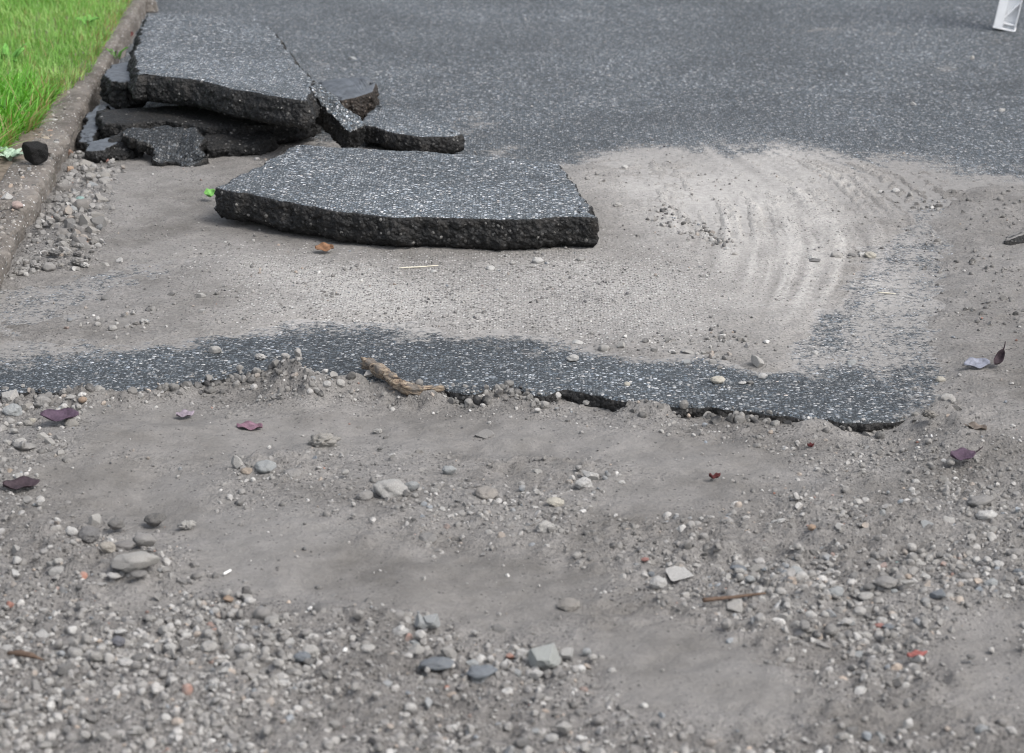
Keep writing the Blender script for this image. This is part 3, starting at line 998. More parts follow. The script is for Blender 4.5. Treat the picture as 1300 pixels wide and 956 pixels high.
# ------------------------------------------------------------------ stones
def rock_variant(seed, sub, angular):
    r = random.Random(seed)
    bm = bmesh.new()
    bmesh.ops.create_icosphere(bm, subdivisions=sub, radius=1.0)
    planes = []
    for _ in range(r.randint(7, 12) if angular else r.randint(2, 4)):
        d = Vector((r.gauss(0, 1), r.gauss(0, 1), r.gauss(0, 1))).normalized()
        planes.append((d, r.uniform(.42, .76) if angular else r.uniform(.72, .92)))
    sc = Vector((1.0, r.uniform(.70, .95), r.uniform(.60, .92)))
    for v in bm.verts:
        p = v.co.normalized()
        p = p * (1 + .035 * mnoise.noise(p * 9 + Vector((seed,) * 3)) + .26 * mnoise.noise(p * 1.4 + Vector((seed * 3.1,) * 3)) + .10 * mnoise.noise(p * 4 + Vector((seed,) * 3)))
        for d, h in planes:
            e = p.dot(d) - h
            if e > 0: p = p - d * e * .96
        v.co = Vector((p.x * sc.x, p.y * sc.y, p.z * sc.z))
    Vv = np.array([v.co[:] for v in bm.verts]); Ff = np.array([[v.index for v in f.verts] for f in bm.faces])
    bm.free()
    mx = np.abs(Vv).max()
    return Vv / mx, Ff


V_SMALL = [rock_variant(s, 2, s % 3 != 0) for s in range(12)]          # 80 triangles
V_TINY = [rock_variant(40 + s, 1, s % 2 == 0) for s in range(10)]           # 20 triangles
V_BIG = [rock_variant(60 + s, 3, s % 3 != 0) for s in range(14)]       # 320 triangles, shared by the single stones
BIG_ME = []
for i, (v_, f_) in enumerate(V_BIG):
    m_ = mesh_np('stone_shape', v_, f_, [M['stone']], smooth=(i % 3 == 0))
    BIG_ME.append(m_)


def lump_variant(seed):
    bm = bmesh.new()
    bmesh.ops.create_icosphere(bm, subdivisions=4, radius=1.0)
    for v in bm.verts:
        p = v.co.normalized()
        o_ = Vector((seed * 2.7, seed, -seed))
        k = 1 + .45 * mnoise.noise(p * 1.6 + o_) + .38 * mnoise.noise(p * 3.6 + o_) + .24 * mnoise.noise(p * 8 + o_) + .14 * mnoise.noise(p * 17 + o_)
        v.co = Vector((p.x * k, p.y * k * .75, p.z * k * .55))
    Vv = np.array([v.co[:] for v in bm.verts]); Ff = np.array([[v.index for v in f.verts] for f in bm.faces])
    bm.free()
    return Vv / np.abs(Vv).max(), Ff


LUMP_ME = [mesh_np('clod_shape', *lump_variant(s_), [M['stone']], smooth=True) for s_ in range(4)]
ROUND_ME = [mesh_np('pebble_shape', *rock_variant(120 + s_, 4, False), [M['stone']], smooth=True) for s_ in range(6)]
FINE_ME = [mesh_np('rock_shape', *rock_variant(90 + s_, 4, s_ % 4 != 0), [M['stone']], smooth=False) for s_ in range(10)]


def stone_colours(n, r, dark=0.0):
    base = .12 + .32 * r.random(n) ** 1.1
    C = np.stack([base * 1.03, base, base * .96], -1)
    k = r.random(n)
    def setc(sel, colr, v=.3):
        C[sel] = np.array(colr) * (1 + v * (r.random((sel.sum(), 1)) - .5) * 2)
    setc(k < .09, (.50, .49, .47), .22)
    setc((k >= .172) & (k < .18), (.68, .67, .65), .1)
    setc((k >= .18) & (k < .21), (.19, .21, .23), .35)
    setc((k >= .21) & (k < .26), (.36, .30, .25), .25)
    setc((k >= .26) & (k < .266), (.30, .15, .11), .3)
    setc((k >= .266) & (k < .31 + dark), (.09, .09, .092), .4)
    return C


def rot_mats(n, r, tilt):
    a = r.uniform(0, 2 * np.pi, n); b = r.normal(0, tilt, n); c = r.normal(0, tilt, n)
    ca, sa, cb, sb, cc, sc = np.cos(a), np.sin(a), np.cos(b), np.sin(b), np.cos(c), np.sin(c)
    z0 = np.zeros(n); o1 = np.ones(n)
    Rz = np.stack([ca, -sa, z0, sa, ca, z0, z0, z0, o1], -1).reshape(n, 3, 3)
    Rx = np.stack([o1, z0, z0, z0, cb, -sb, z0, sb, cb], -1).reshape(n, 3, 3)
    Ry = np.stack([cc, z0, sc, z0, o1, z0, -sc, z0, cc], -1).reshape(n, 3, 3)
    return Rz @ Rx @ Ry


def bake_stones(name, pos, size, variants, colours, r, label, cat, tilt=.5, extra=None):
    VV, FF, CC = [], [], []
    base = 0
    for pos, size, variants, colours in [(pos, size, variants, colours)] + ([extra] if extra else []):
        n = len(pos)
        RM = rot_mats(n, r, tilt)
        var = r.integers(0, len(variants), n)
        for k, (v, f) in enumerate(variants):
            sel = np.where(var == k)[0]
            if len(sel) == 0: continue
            vv = np.einsum('nij,vj->nvi', RM[sel], v) * size[sel][:, None, None] + pos[sel][:, None, :]
            nv = len(v)
            ff = f[None] + (base + np.arange(len(sel)) * nv)[:, None, None]
            VV.append(vv.reshape(-1, 3)); FF.append(ff.reshape(-1, 3))
            CC.append(np.repeat(np.concatenate([colours[sel], np.ones((len(sel), 1))], 1), nv, 0))
            base += nv * len(sel)
    me = mesh_np(name, np.concatenate(VV), np.concatenate(FF), [M['gravel']], smooth=False)
    cattr(me, 'stone_colour', np.concatenate(CC))
    return tag(link(name, me), label, cat, kind='stuff')


def scatter(poly, dens, soft, seed, floor=.03):
    r = np.random.default_rng(seed)
    lo, hi = poly.min(0) - .1, poly.max(0) + .1
    n = int(dens * np.prod(hi - lo))
    X = r.uniform(lo[0], hi[0], n); Y = r.uniform(lo[1], hi[1], n)
    m = mask(poly, X, Y, soft + .02, soft * 1.8, 9, seed)
    clump = np.clip(.50 + fbm(X, Y, 8, seed + 2, 4) * 2.4, floor, 1)
    k = r.random(n) < m * clump * (1 - .9 * silt_mask(X, Y))
    return X[k], Y[k], r


def kerb_side(X, Y):
    """Metres to the road side of the kerb face (positive on the road)."""
    return -((X - K0.x) * kn.x + (Y - K0.y) * kn.y)


LABELS = dict(kerb=('gravel', 'loose grey gravel piled along the foot of the kerb'),
              left=('gravel', 'grey gravel at the left end of the broken road edge'),
              lip=('gravel', 'fine gravel lying along the broken front edge of the asphalt'),
              mound=('gravel', 'small mound of gravel spilling over the asphalt edge left of the stick'),
              middle=('gravel', 'scattered small stones on the mud in the middle'),
              rightlip=('gravel', 'fine gravel on the mud right of the broken edge'),
              rightbed=('gravel', 'grey gravel bed over the mud at lower right'),
              rightbow=('gravel', 'coarser bow of gravel across the lower right mud'),
              leftbed=('gravel', 'dense grey gravel bed at lower left'),
              frontbed=('gravel', 'dense pebble gravel across the foreground'))
for zi, (n, poly, dens, (a, b), soft, hp) in enumerate(ZW):
    X, Y, r = scatter(poly, dens, soft, 20 + zi, .16 if n in ('frontbed', 'kerb', 'mound') else .05)
    if n == 'kerb':
        k = kerb_side(X, Y) > .012
        X, Y = X[k], Y[k]
    s = (a + (b - a) * r.random(len(X)) ** 3.2) * .5
    sz = surf(X, Y)
    lift = np.where(r.random(len(X)) < .22 * hp, r.random(len(X)) * s * 1.6, 0)
    pos = np.stack([X, Y, sz + s * r.uniform(-.45, .22, len(X)) + lift], -1)
    cat, lab = LABELS[n]
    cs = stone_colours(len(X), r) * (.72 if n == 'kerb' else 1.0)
    tiny = s < .0048
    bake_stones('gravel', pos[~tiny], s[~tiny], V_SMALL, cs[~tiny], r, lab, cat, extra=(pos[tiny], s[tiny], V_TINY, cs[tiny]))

# grit and crumbs over everything
r = np.random.default_rng(99)
n = 60000
yy = 3.2 + (8.0 - 3.2) * r.random(n) ** 1.25
xx = r.uniform(-1, 1, n) * (.25 + .245 * yy)
z_, film_, dry_, grain_, g_, t_, right_ = ground_fields(xx, yy)
onroad = yy > edge_y(xx)
prob = np.where(onroad, np.clip(film_, 0, 1) * .20 + .012, .22) + g_ * .5 + right_ * .22 + grain_ * .35
prob *= np.clip(.55 + fbm(xx, yy, 7, 3, 4) * 1.7, .03, 1.2)
prob = prob * (1 - .60 * silt_mask(xx, yy))
k = (r.random(n) < prob) & (kerb_side(xx, yy) > .01)
xx, yy = xx[k], yy[k]
sz = surf(xx, yy)
s = (.0025 + .0085 * r.random(len(xx)) ** 3) * .5
cg = stone_colours(len(xx), r, .22)
bake_stones('grit', np.stack([xx, yy, sz + s * .3], -1), s, V_TINY, cg, r, 'fine grit and crumbs strewn over mud and sand', 'grit')

# dark mud crumbs on the right-hand mud
cr = wpoly([(1150, 240), (1310, 235), (1320, 440), (1200, 420), (1160, 330)])
X, Y, r = scatter(cr, 750, .05, 77)
s = (.006 + .016 * r.random(len(X)) ** 2) * .5
bake_stones('mud_crumbs', np.stack([X, Y, surf(X, Y) + s * .2], -1), s, V_SMALL, np.tile(np.array([[.085, .082, .079]]), (len(X), 1)) * r.uniform(.5, 1.7, (len(X), 1)), r,
            'dark mud crumbs on the smooth mud at the right edge', 'mud crumbs')

# crumbs of asphalt fallen from the broken edge
r = np.random.default_rng(55)
X = r.uniform(P(-20, 500).x, P(1215, 530).x, 1500)
Y = edge_y(X) - np.abs(r.normal(0, .022, 1500)) + .006
k = r.random(1500) < np.clip(.5 + fbm(X, Y * 0, 7, 3, 3) * 1.8, .08, 1)
X, Y = X[k], Y[k]
s = (.005 + .022 * r.random(len(X)) ** 2.5) * .5
cs = np.where((r.random(len(X)) < .6)[:, None], np.array([[.030, .030, .031]]), np.array([[.15, .145, .138]])) * r.uniform(.5, 1.7, (len(X), 1))
bake_stones('asphalt_crumbs', np.stack([X, Y, surf(X, Y - .004) + s * r.uniform(0, .4, len(X))], -1), s, V_SMALL, cs, r, 'crumbs of broken asphalt along the front edge of the road', 'asphalt crumbs', tilt=.9)

# dirt and grit lying on the kerb and the bare soil behind it
S_ = r.uniform(-.5, sN + .6, 2600); U_ = np.abs(r.normal(.07, .06, 2600)) + .012
X = K0.x + kd.x * S_ + kn.x * U_; Y = K0.y + kd.y * S_ + kn.y * U_
k = r.random(2600) < np.clip(.25 + .6 * sstep(sT - .6, sT, S_) + fbm(X, Y, 12, 5, 3), .04, 1)
X, Y, U_, S_ = X[k], Y[k], U_[k], S_[k]
s = (.003 + .017 * r.random(len(X)) ** 3.2) * .5
zk = np.where(U_ < .05, .074, .078) - .007 * sstep(sJ - .02, sJ + .02, S_)
zk = np.where(U_ > .09, lawn_z(X, Y)[:] - .004, zk)
cs = stone_colours(len(X), r, .10) * np.array([.9, .84, .78])
bake_stones('kerb_dirt', np.stack([X, Y, zk + s * .2], -1), s, V_SMALL, cs, r, 'dirt and grit strewn on top of the kerb', 'dirt')

# little clusters of pebbles dropped in the sand tracks
TX, TY = [], []
for px, py, n_, sp in ((892, 300, 34, 14), (915, 312, 22, 10), (875, 283, 14, 10), (846, 280, 16, 14), (848, 265, 8, 10), (1085, 326, 14, 22), (770, 225, 8, 12), (925, 440, 40, 30), (850, 440, 24, 30), (1180, 262, 20, 26), (150, 414, 30, 34), (300, 385, 12, 40)):
    for _ in range(n_):
        q = P(r.normal(px, sp), r.normal(py, sp * .3)); TX.append(q.x); TY.append(q.y)
TX, TY = np.array(TX), np.array(TY)
s = (.006 + .014 * r.random(len(TX)) ** 2) * .5
bake_stones('loose_pebbles', np.stack([TX, TY, surf(TX, TY) + s * .3], -1), s, V_SMALL, stone_colours(len(TX), r, .25), r, 'loose little pebbles in clusters on the sand', 'pebbles')

# crumbs and clods of mud broken up in front of the road edge
cm = wpoly([(-60, 520), (300, 510), (700, 530), (1000, 560), (1330, 560), (1340, 960), (-80, 960)])
X, Y, r = scatter(cm, 5200, .03, 78)
pk = np.clip(.22 + fbm(X, Y, 5.5, 6, 4) * 2.2, .03, 1)
k = r.random(len(X)) < pk * 1.5 * (1 - .84 * silt_mask(X, Y))
X, Y = X[k], Y[k]
s = (.004 + .017 * r.random(len(X)) ** 3.0) * .5
bake_stones('mud_crumbs', np.stack([X, Y, surf(X, Y) + s * r.uniform(-.2, .25, len(X))], -1), s, V_SMALL, np.tile(np.array([[.175, .169, .163]]), (len(X), 1)) * r.uniform(.45, 1.35, (len(X), 1)), r,
            'grey mud crumbs broken up over the mud in front of the road edge', 'mud crumbs', tilt=.8)

# single stones --------------------------------------------------------------
PAL = dict(white=(.64, .63, .61), pale=(.50, .485, .46), cream=(.60, .56, .47), grey=(.30, .29, .28), dgrey=(.14, .14, .14), dark=(.06, .06, .063), tan=(.42, .33, .25), orange=(.44, .28, .17),
           red=(.34, .10, .075), blue=(.13, .165, .205), pblue=(.38, .405, .415), teal=(.30, .52, .48), brown=(.30, .15, .085), pink=(.50, .36, .32), black=(.03, .03, .032))
_k = [0]


def stone(px, py, wpx, colr, label, group=None, name='stone', cat='stone', flat=1.0, rise=.25, on=None, turn=None, ang=None):
    _k[0] += 1
    rr = random.Random(_k[0] * 13 + 5)
    p = P(px, py, 0)
    zz = on if on is not None else float(surf(p.x, p.y)[0])
    p = P(px, py, zz)
    s = metres(wpx, p) / 2 * 1.05
    me = rr.choice(BIG_ME) if wpx < 17 or group else rr.choice(FINE_ME)
    words_ = set(label.replace('-', ' ').split())
    if {'oval', 'rounded', 'round', 'disc', 'slate', 'largest', 'wide', 'lens'} & words_:
        me = rr.choice(ROUND_ME)
    if {'clod', 'lump', 'lumpy', 'crusted'} & set(label.split()):
        me = rr.choice(LUMP_ME)
    o = link(name, me)
    hz = s * .62 * flat
    o.location = (p.x, p.y + .1 * s, zz + hz * (rise - .05) + (.006 if py > 735 and not group else 0))
    o.scale = (s, s, s * flat)
    o.rotation_euler = (rr.gauss(0, .12), rr.gauss(0, .12), rr.uniform(-.35, .35) if turn is None else turn)
    c = PAL[colr] if isinstance(colr, str) else colr
    v = rr.uniform(.9, 1.1)
    o.color = (c[0] * v, c[1] * v, c[2] * v, 1)
    return tag(o, label, cat, group)


ST = [
    (273, 448, 18, 'pale', 'pale oval pebble on the asphalt strip left of the gravel mound'),
    (330, 456, 18, 'white', 'lumpy white pebble at the upper left of the gravel mound'),
    (727, 458, 17, 'white', 'white oval pebble lying alone on the asphalt strip right of the stick'),
    (911, 486, 19, 'cream', 'cream oval pebble near the front edge of the asphalt strip'),
    (942, 487, 11, 'white', 'small squarish white chip right of the cream oval pebble'),
    (952, 487, 11, 'dgrey', 'small dark grey chip touching the squarish white chip'),
    (873, 462, 12, 'pblue', 'bluish pebble just behind the cream pebble on the asphalt strip'),
    (904, 461, 14, 'pale', 'pale pebble right of the bluish one on the asphalt strip'),
    (873, 447, 15, 'pale', 'flat pale pebble at the sand border above the bluish pebble'),
    (962, 464, 22, 'pale', 'long pale stone where sand meets the right of the asphalt strip'),
    (968, 479, 12, 'white', 'white pebble below the long pale stone on the right asphalt'),
    (733, 436, 13, 'white', 'white pebble at the sand border, first of three in a row'),
    (767, 444, 14, 'pale', 'pale pebble at the sand border, middle of three in a row'),
    (790, 440, 12, 'pale', 'pale pebble at the sand border, last of three in a row'),
    (796, 489, 9, 'cream', 'small cream pebble on the front lip of the asphalt strip'),
    (704, 504, 17, 'white', 'rounded white stone against the broken edge right of the stick'),
    (675, 502, 16, 'grey', 'grey stone left of the rounded white stone at the broken edge'),
    (745, 512, 12, 'pale', 'pale pebble right of the rounded white stone at the broken edge'),
    (415, 489, 11, 'white', 'small white pebble in the notch of the broken edge'),
    (432, 488, 13, 'pale', 'left pale stone of a pair in the broken edge notch'),
    (446, 491, 14, 'cream', 'right pale stone of a pair in the broken edge notch'),
    (467, 478, 18, 'pale', 'pale stone under the left end of the stick'),
    (463, 486, 14, 'pale', 'flat pale stone below the left end of the stick'),
    (615, 556, 27, 'grey', 'pointed grey stone alone on the smooth mud below the stick'),
    (480, 549, 14, 'pale', 'small pale lump on the mud right of the curled clod'),
    (482, 571, 9, 'dgrey', 'small purplish dark pebble below the small pale lump'),
    (410, 568, 46, (.36, .34, .31), 'large pale crusted clod on the mud in the middle'),
    (337, 598, 29, 'pblue', 'rounded bluish-white stone at the left of the middle scatter'),
    (314, 602, 18, 'tan', 'tan pebble left of the rounded bluish-white stone'),
    (302, 593, 22, 'pale', 'pale stone behind the tan pebble in the middle scatter'),
    (371, 606, 23, 'grey', 'brownish grey stone right of the rounded bluish-white stone'),
    (496, 630, 46, (.50, .49, .47), 'largest pale stone of the middle scatter'),
    (523, 621, 20, 'pblue', 'bluish white pebble beside the largest pale stone'),
    (570, 600, 18, 'pblue', 'pale blue-white stone above right of the largest pale stone'),
    (551, 626, 16, 'pale', 'elongated pale stone right of the bluish white pebble'),
    (617, 632, 30, (.33, .30, .27), 'tan-grey rounded stone in the middle scatter'),
    (463, 633, 22, 'grey', 'grey stone left of the largest pale stone'),
    (748, 608, 26, 'white', 'white stone at the back of the tight white cluster'),
    (741, 618, 22, 'white', 'white stone at the front of the tight white cluster'),
    (692, 675, 24, 'pale', 'angular pale stone alone below the white cluster'),
    (543, 688, 24, (.24, .235, .23), 'angular grey stone alone on the mud below the largest pale stone'),
    (682, 603, 18, 'pale', 'pale clod left of the tight white cluster'),
    (705, 640, 22, 'cream', 'flat cream chip on the mud left of the white cluster'),
    (197, 666, 24, (.060, .058, .057), 'dark rounded rock perched at the top of the lower left rocks'),
    (172, 722, 50, (.42, .405, .38), 'largest flat grey rock of the lower left group'),
    (156, 698, 28, (.20, .19, .185), 'grey brown rock above the largest flat rock'),
    (183, 692, 24, 'grey', 'rounded grey rock right of the grey brown rock'),
    (137, 700, 18, (.44, .40, .34), 'upright pale tan rock left of the grey brown rock'),
    (112, 686, 24, (.12, .12, .125), 'dark bluish rock left of the upright tan rock'),
    (148, 670, 18, (.16, .155, .15), 'small dark rock behind the lower left group'),
    (80, 731, 30, 'pale', 'pale flattened rock left of the largest flat rock'),
    (145, 738, 16, 'white', 'white sliver just below left of the largest flat rock'),
    (176, 736, 18, (.17, .165, .16), 'dark grey chip below the largest flat rock'),
    (237, 672, 20, 'pale', 'pale lumpy stone alone right of the dark perched rock'),
    (123, 498, 20, 'pale', 'pale pebble set into the left asphalt edge'),
    (105, 509, 11, 'orange', 'small orange-tan pebble below the left asphalt edge'),
    (12, 508, 27, 'pale', 'long pale stone at the far left asphalt edge'),
    (16, 527, 26, 'pblue', 'pale bluish stone below the long pale stone at far left'),
    (40, 536, 14, 'cream', 'cream pebble right of the pale bluish stone at far left'),
    (54, 515, 22, 'grey', 'grey stone behind the large purple leaf'),
    (235, 497, 17, 'pblue', 'blue-grey pebble against the asphalt edge left of the gravel mound'),
    (350, 497, 14, 'pale', 'pale stone at the foot of the gravel mound'),
    (10, 605, 22, 'tan', 'tan stone on the left frame edge beside dark soil'),
    (30, 570, 30, 'grey', 'wide grey stone in the left gravel patch'),
    (64, 563, 16, 'pale', 'pale stone at the right of the left gravel patch'),
    (1252, 660, 27, 'white', 'largest white stone at the right edge gravel'),
    (1204, 666, 21, 'pale', 'pale angular stone left of the largest white stone'),
    (1178, 671, 20, 'pblue', 'bluish stone left of the pale angular stone'),
    (1245, 640, 34, 'grey', 'wide grey rock behind the largest white stone'),
    (1120, 653, 11, 'pblue', 'small bluish white pebble in upper right gravel'),
    (1140, 718, 14, 'teal', 'pale teal pebble in the lower right gravel'),
    (1123, 720, 11, 'pink', 'pinkish white pebble left of the teal pebble'),
    (1157, 709, 13, 'white', 'white pebble just above right of the teal pebble'),
    (1174, 732, 13, 'white', 'white pebble below right of the teal pebble'),
    (1267, 718, 15, 'white', 'white squarish pebble at the right edge below the largest white stone'),
    (1293, 728, 14, 'blue', 'slate blue stone cut by the right frame edge'),
    (1080, 653, 9, 'black', 'single black pebble on mud above the lower right gravel'),
    (1031, 671, 11, 'orange', 'peach coloured pebble in the right gravel'),
    (985, 664, 12, 'white', 'left white sliver of two near the right gravel'),
    (992, 661, 10, 'white', 'right white sliver of two near the right gravel'),
    (1125, 747, 30, 'grey', 'flat grey stone in the bow of lower right gravel'),
    (1150, 746, 22, 'pale', 'pale wedge stone right of the flat grey stone'),
    (1099, 763, 20, 'pale', 'rounded pale stone below left of the flat grey stone'),
    (1103, 751, 16, 'dgrey', 'dark round stone left of the flat grey stone'),
    (1060, 759, 22, 'pblue', 'bluish rock left of the rounded pale stone'),
    (1012, 740, 12, 'pale', 'upright pale stone in the lower right bow'),
    (1068, 817, 20, 'pale', 'rounded pale stone near the bottom of the lower right gravel'),
    (1117, 800, 14, 'red', 'dark red chip in the lower right gravel'),
    (1127, 803, 16, 'blue', 'blue-grey stone right of the dark red chip'),
    (1190, 760, 22, 'blue', 'flat blue-grey stone at the right of the bow'),
    (1278, 762, 12, 'white', 'square white chip at lower right on mud'),
    (1233, 839, 12, 'dgrey', 'dark round pebble alone on mud at lower right'),
    (836, 748, 22, 'white', 'white hollowed stone at the left end of the right bow'),
    (862, 737, 38, 'white', 'long flat white stone at the left end of the right bow'),
    (827, 731, 13, 'blue', 'small slate blue pebble left of the long white stone'),
    (837, 770, 8, 'white', 'tiny white pebble on bare mud below the white hollowed stone'),
    (934, 777, 24, 'pale', 'pale angular stone below the thin twig'),
    (818, 698, 8, 'white', 'small bright white chip above the long white stone'),
    (819, 711, 10, 'red', 'small rust red chip above the long white stone'),
    (937, 724, 22, 'blue', 'slate blue flat stone above the twig'),
    (722, 775, 28, (.28, .26, .235), 'brownish flat stone alone on mud left of centre right bed'),
    (1194, 484, 13, 'cream', 'cream stone at the right end of the asphalt'),
    (1202, 511, 24, 'pale', 'pale rounded stone at the right corner of the broken edge'),
    (1180, 530, 24, (.27, .25, .225), 'brownish lump on the right corner of the broken edge'),
    (1081, 462, 13, 'pblue', 'bluish stone on the dusty right asphalt'),
    (1033, 449, 12, 'white', 'white flat pebble on the sand above the right asphalt'),
    (1095, 533, 8, 'white', 'white chip in the broken face at right'),
    (1133, 541, 8, 'orange', 'orange pink chip in the broken face at right'),
    (1162, 613, 11, 'white', 'bright white pebble in fine gravel below the right corner'),
    (1037, 596, 9, 'white', 'white pebble on mud below the broken edge at right'),
    (683, 333, 15, 'white', 'round white pebble on sand in front of the largest slab'),
    (623, 342, 11, 'white', 'white pebble left of the round white pebble on the sand'),
    (551, 346, 8, 'white', 'small white pebble right of the pale straw'),
    (737, 330, 10, 'pale', 'pale pebble under the right corner of the largest slab'),
    (681, 322, 8, 'grey', 'little grey pebble between slab face and round white pebble'),
    (651, 335, 8, 'pale', 'little pale pebble left of the round white pebble'),
    (1137, 244, 11, 'white', 'larger white pebble of a pair at the top of the right sand'),
    (1118, 245, 7, 'white', 'smaller white pebble of a pair at the top of the right sand'),
    (1062, 327, 16, 'pale', 'pale oval stone in a row on the right sand'),
    (1105, 327, 16, 'cream', 'cream oval stone at the right end of a row on the sand'),
    (1094, 324, 10, 'white', 'white pebble left of the cream oval stone'),
    (1034, 331, 14, 'dgrey', 'dark flat pebble at the left end of a row on the sand'),
    (1082, 325, 11, 'dgrey', 'dark thin pebble in the middle of a row on the sand'),
    (891, 290, 9, 'white', 'white pebble beside the little dark cluster in the sand tracks'),
    (923, 317, 8, 'white', 'upper white pebble at the lower end of the little dark cluster'),
    (933, 323, 9, 'pale', 'lower pale pebble at the end of the little dark cluster'),
    (842, 287, 10, 'pale', 'pale pebble left of the sand tracks'),
    (853, 265, 10, 'grey', 'grey pebble in the leftmost sand track'),
    (793, 213, 9, 'white', 'white pebble on the road right of the largest slab'),
    (784, 262, 12, 'pale', 'pale pebble on sand right of the largest slab'),
    (153, 333, 11, 'white', 'white pebble just right of the kerb gravel'),
    (135, 338, 12, 'pale', 'pale pebble left of the white one by the kerb gravel'),
    (107, 338, 15, 'white', 'white lump at the lower right of the kerb gravel'),
    (255, 378, 12, 'pale', 'pale stone alone on the sand left of the slab front'),
    (217, 374, 12, 'dark', 'dark flat chip on the sand left of the pale lone stone'),
    (135, 380, 13, 'dgrey', 'dark brownish chip on the sand in the left middle'),
    (183, 410, 14, 'white', 'white lumpy stone in a loose row above the asphalt strip'),
    (143, 418, 12, 'pale', 'pale stone in a loose row above the asphalt strip'),
    (135, 440, 6, 'white', 'tiny white pebble at the upper left border of the asphalt strip'),
    (326, 203, 8, 'white', 'white pebble in the shade behind the left corner of the largest slab'),
    (8, 252, 17, 'white', 'white stone lying on the kerb at the left frame edge'),
    (22, 262, 14, 'pink', 'pinkish stone on the kerb beside the white one'),
    (82, 200, 24, 'brown', 'rust brown stone at the top of the kerb gravel'),
    (89, 216, 9, 'orange', 'ochre pebble below the rust brown stone'),
    (92, 268, 14, 'pblue', 'bluish stone near the middle of the kerb gravel'),
    (118, 238, 16, 'pblue', 'bluish grey stone at the right of the kerb gravel'),
    (102, 255, 12, 'teal', 'pale greenish stone in the kerb gravel'),
    (133, 205, 10, 'red', 'red tinged stone at the upper right of the kerb gravel'),
    (448, 75, 13, 'pblue', 'pale flat stone alone on the far road'),
    (1160, 133, 8, 'white', 'white pebble on the far road, nearest of three at right'),
    (1272, 141, 9, 'white', 'white pebble on the far road close to the right frame edge'),
    (1234, 75, 8, 'pale', 'pale pebble on the far road below the white barrier'),
    (553, 853, 46, 'blue', 'left one of two flat slate blue stones in the foreground gravel'),
    (612, 862, 38, 'blue', 'right one of two flat slate blue stones in the foreground gravel'),
    (600, 848, 18, 'pblue', 'pale blue stone between the two flat slate blue stones'),
    (547, 795, 24, 'pblue', 'pale bluish stone at the back of the foreground gravel'),
    (216, 829, 18, 'white', 'bright white oval pebble in the foreground gravel at left'),
    (308, 831, 20, 'white', 'white pebble right of the bright oval one in the foreground'),
    (287, 858, 12, 'white', 'small white pebble at the bottom left foreground'),
    (12, 773, 14, (.46, .14, .08), 'orange red brick bit at the left edge of the gravel'),
    (153, 808, 16, 'white', 'white lens shaped pebble in the left gravel'),
    (370, 824, 16, 'white', 'small bright pebble in the left middle foreground'),
    (395, 835, 22, 'pale', 'pale double pebble in the left middle foreground'),
    (467, 829, 18, 'pale', 'tilted pale disc stone in the foreground gravel'),
    (690, 842, 42, (.50, .53, .51), 'pale greenish wedge rock at the right end of the foreground gravel'),
    (663, 838, 18, 'white', 'white block left of the pale greenish wedge rock'),
    (527, 832, 24, 'pale', 'pale cracked stone in the middle of the foreground gravel'),
    (383, 843, 24, 'blue', 'dark slate stone in the left middle foreground'),
    (745, 833, 12, 'pblue', 'bluish pebble right of the pale greenish wedge rock'),
    (752, 840, 13, 'pale', 'pale pebble beside the bluish one at the gravel end'),
    (150, 822, 18, (.10, .11, .15), 'dark blue stone in the left gravel'),
    (264, 727, 4, 'white', 'tiny white fleck on the mud above the left foreground gravel'),
    (312, 755, 12, 'dark', 'dark pebble at the right of the lower left mud'),
    (290, 765, 14, 'orange', 'peach pebble at the back of the left foreground gravel'),
    (67, 155, 14, 'white', 'white sliver on the kerb soil beside the grass'),
    (64, 168, 11, (.50, .30, .22), 'salmon coloured chip on the kerb soil'),
    (57, 178, 14, (.55, .45, .33), 'tan flake on the kerb soil'),
    (70, 182, 12, 'pale', 'pale chip at the kerb joint'),
]
FLATS = {'flat', 'sliver', 'flake', 'chip', 'thin', 'lens', 'disc', 'flattened', 'wide'}
for px, py, wpx, c, lab in ST:
    fl = .6 if FLATS & set(lab.replace('-', ' ').split()) else .95
    onk = None
    if 'on the kerb' in lab or 'kerb joint' in lab:
        onk = .072
    rs = .75 if (py > 655 and py < 740 and px < 245) else (.60 if wpx >= 16 else .40)
    if rs == .75: wpx *= 1.2
    stone(px, py, wpx, c, lab, flat=fl, on=onk, rise=rs, name='pebble' if wpx < 15 else 'stone')

# black asphalt lump on the kerb
lm_ = mesh_np('asphalt_lump', *rock_variant(203, 4, True), [M['broken']], smooth=False)
lo_ = link('asphalt_fragment', lm_, loc=P(43, 195, .106)); lo_.scale = (.044, .036, .058); lo_.rotation_euler = (.3, .5, .4)
tag(lo_, 'small black asphalt lump on the kerb beside the grass', 'asphalt fragment')

# the larger stones of the beds, countable but alike
r2 = random.Random(4)
GROUPS = [
    ('kerb', 95, (10, 26), 'grey angular stone in the gravel pile along the kerb', 'stones in the kerb gravel pile', ['grey', (.22, .205, .19), (.36, .34, .31), (.24, .23, .225), 'dgrey', 'grey']),
    ('left', 18, (11, 22), 'grey stone in the gravel patch at the left end of the broken edge', 'stones at the left end of the broken edge', ['grey', 'pale', (.36, .34, .31)]),
    ('rightbow', 55, (10, 20), 'grey stone in the bow of gravel at lower right', 'stones in the lower right gravel', ['grey', 'grey', 'pale', 'dgrey', (.36, .35, .33), 'pblue']),
    ('frontbed', 80, (13, 26), 'grey pebble in the dense gravel across the foreground', 'pebbles in the foreground gravel', ['grey', 'grey', 'pale', 'white', (.36, .35, .33), 'dgrey', 'pblue', 'pale']),
    ('leftbed', 45, (12, 24), 'grey stone in the gravel bed at lower left', 'stones in the lower left gravel', ['grey', 'grey', 'pale', 'dgrey', (.36, .35, .33), 'white']),
]
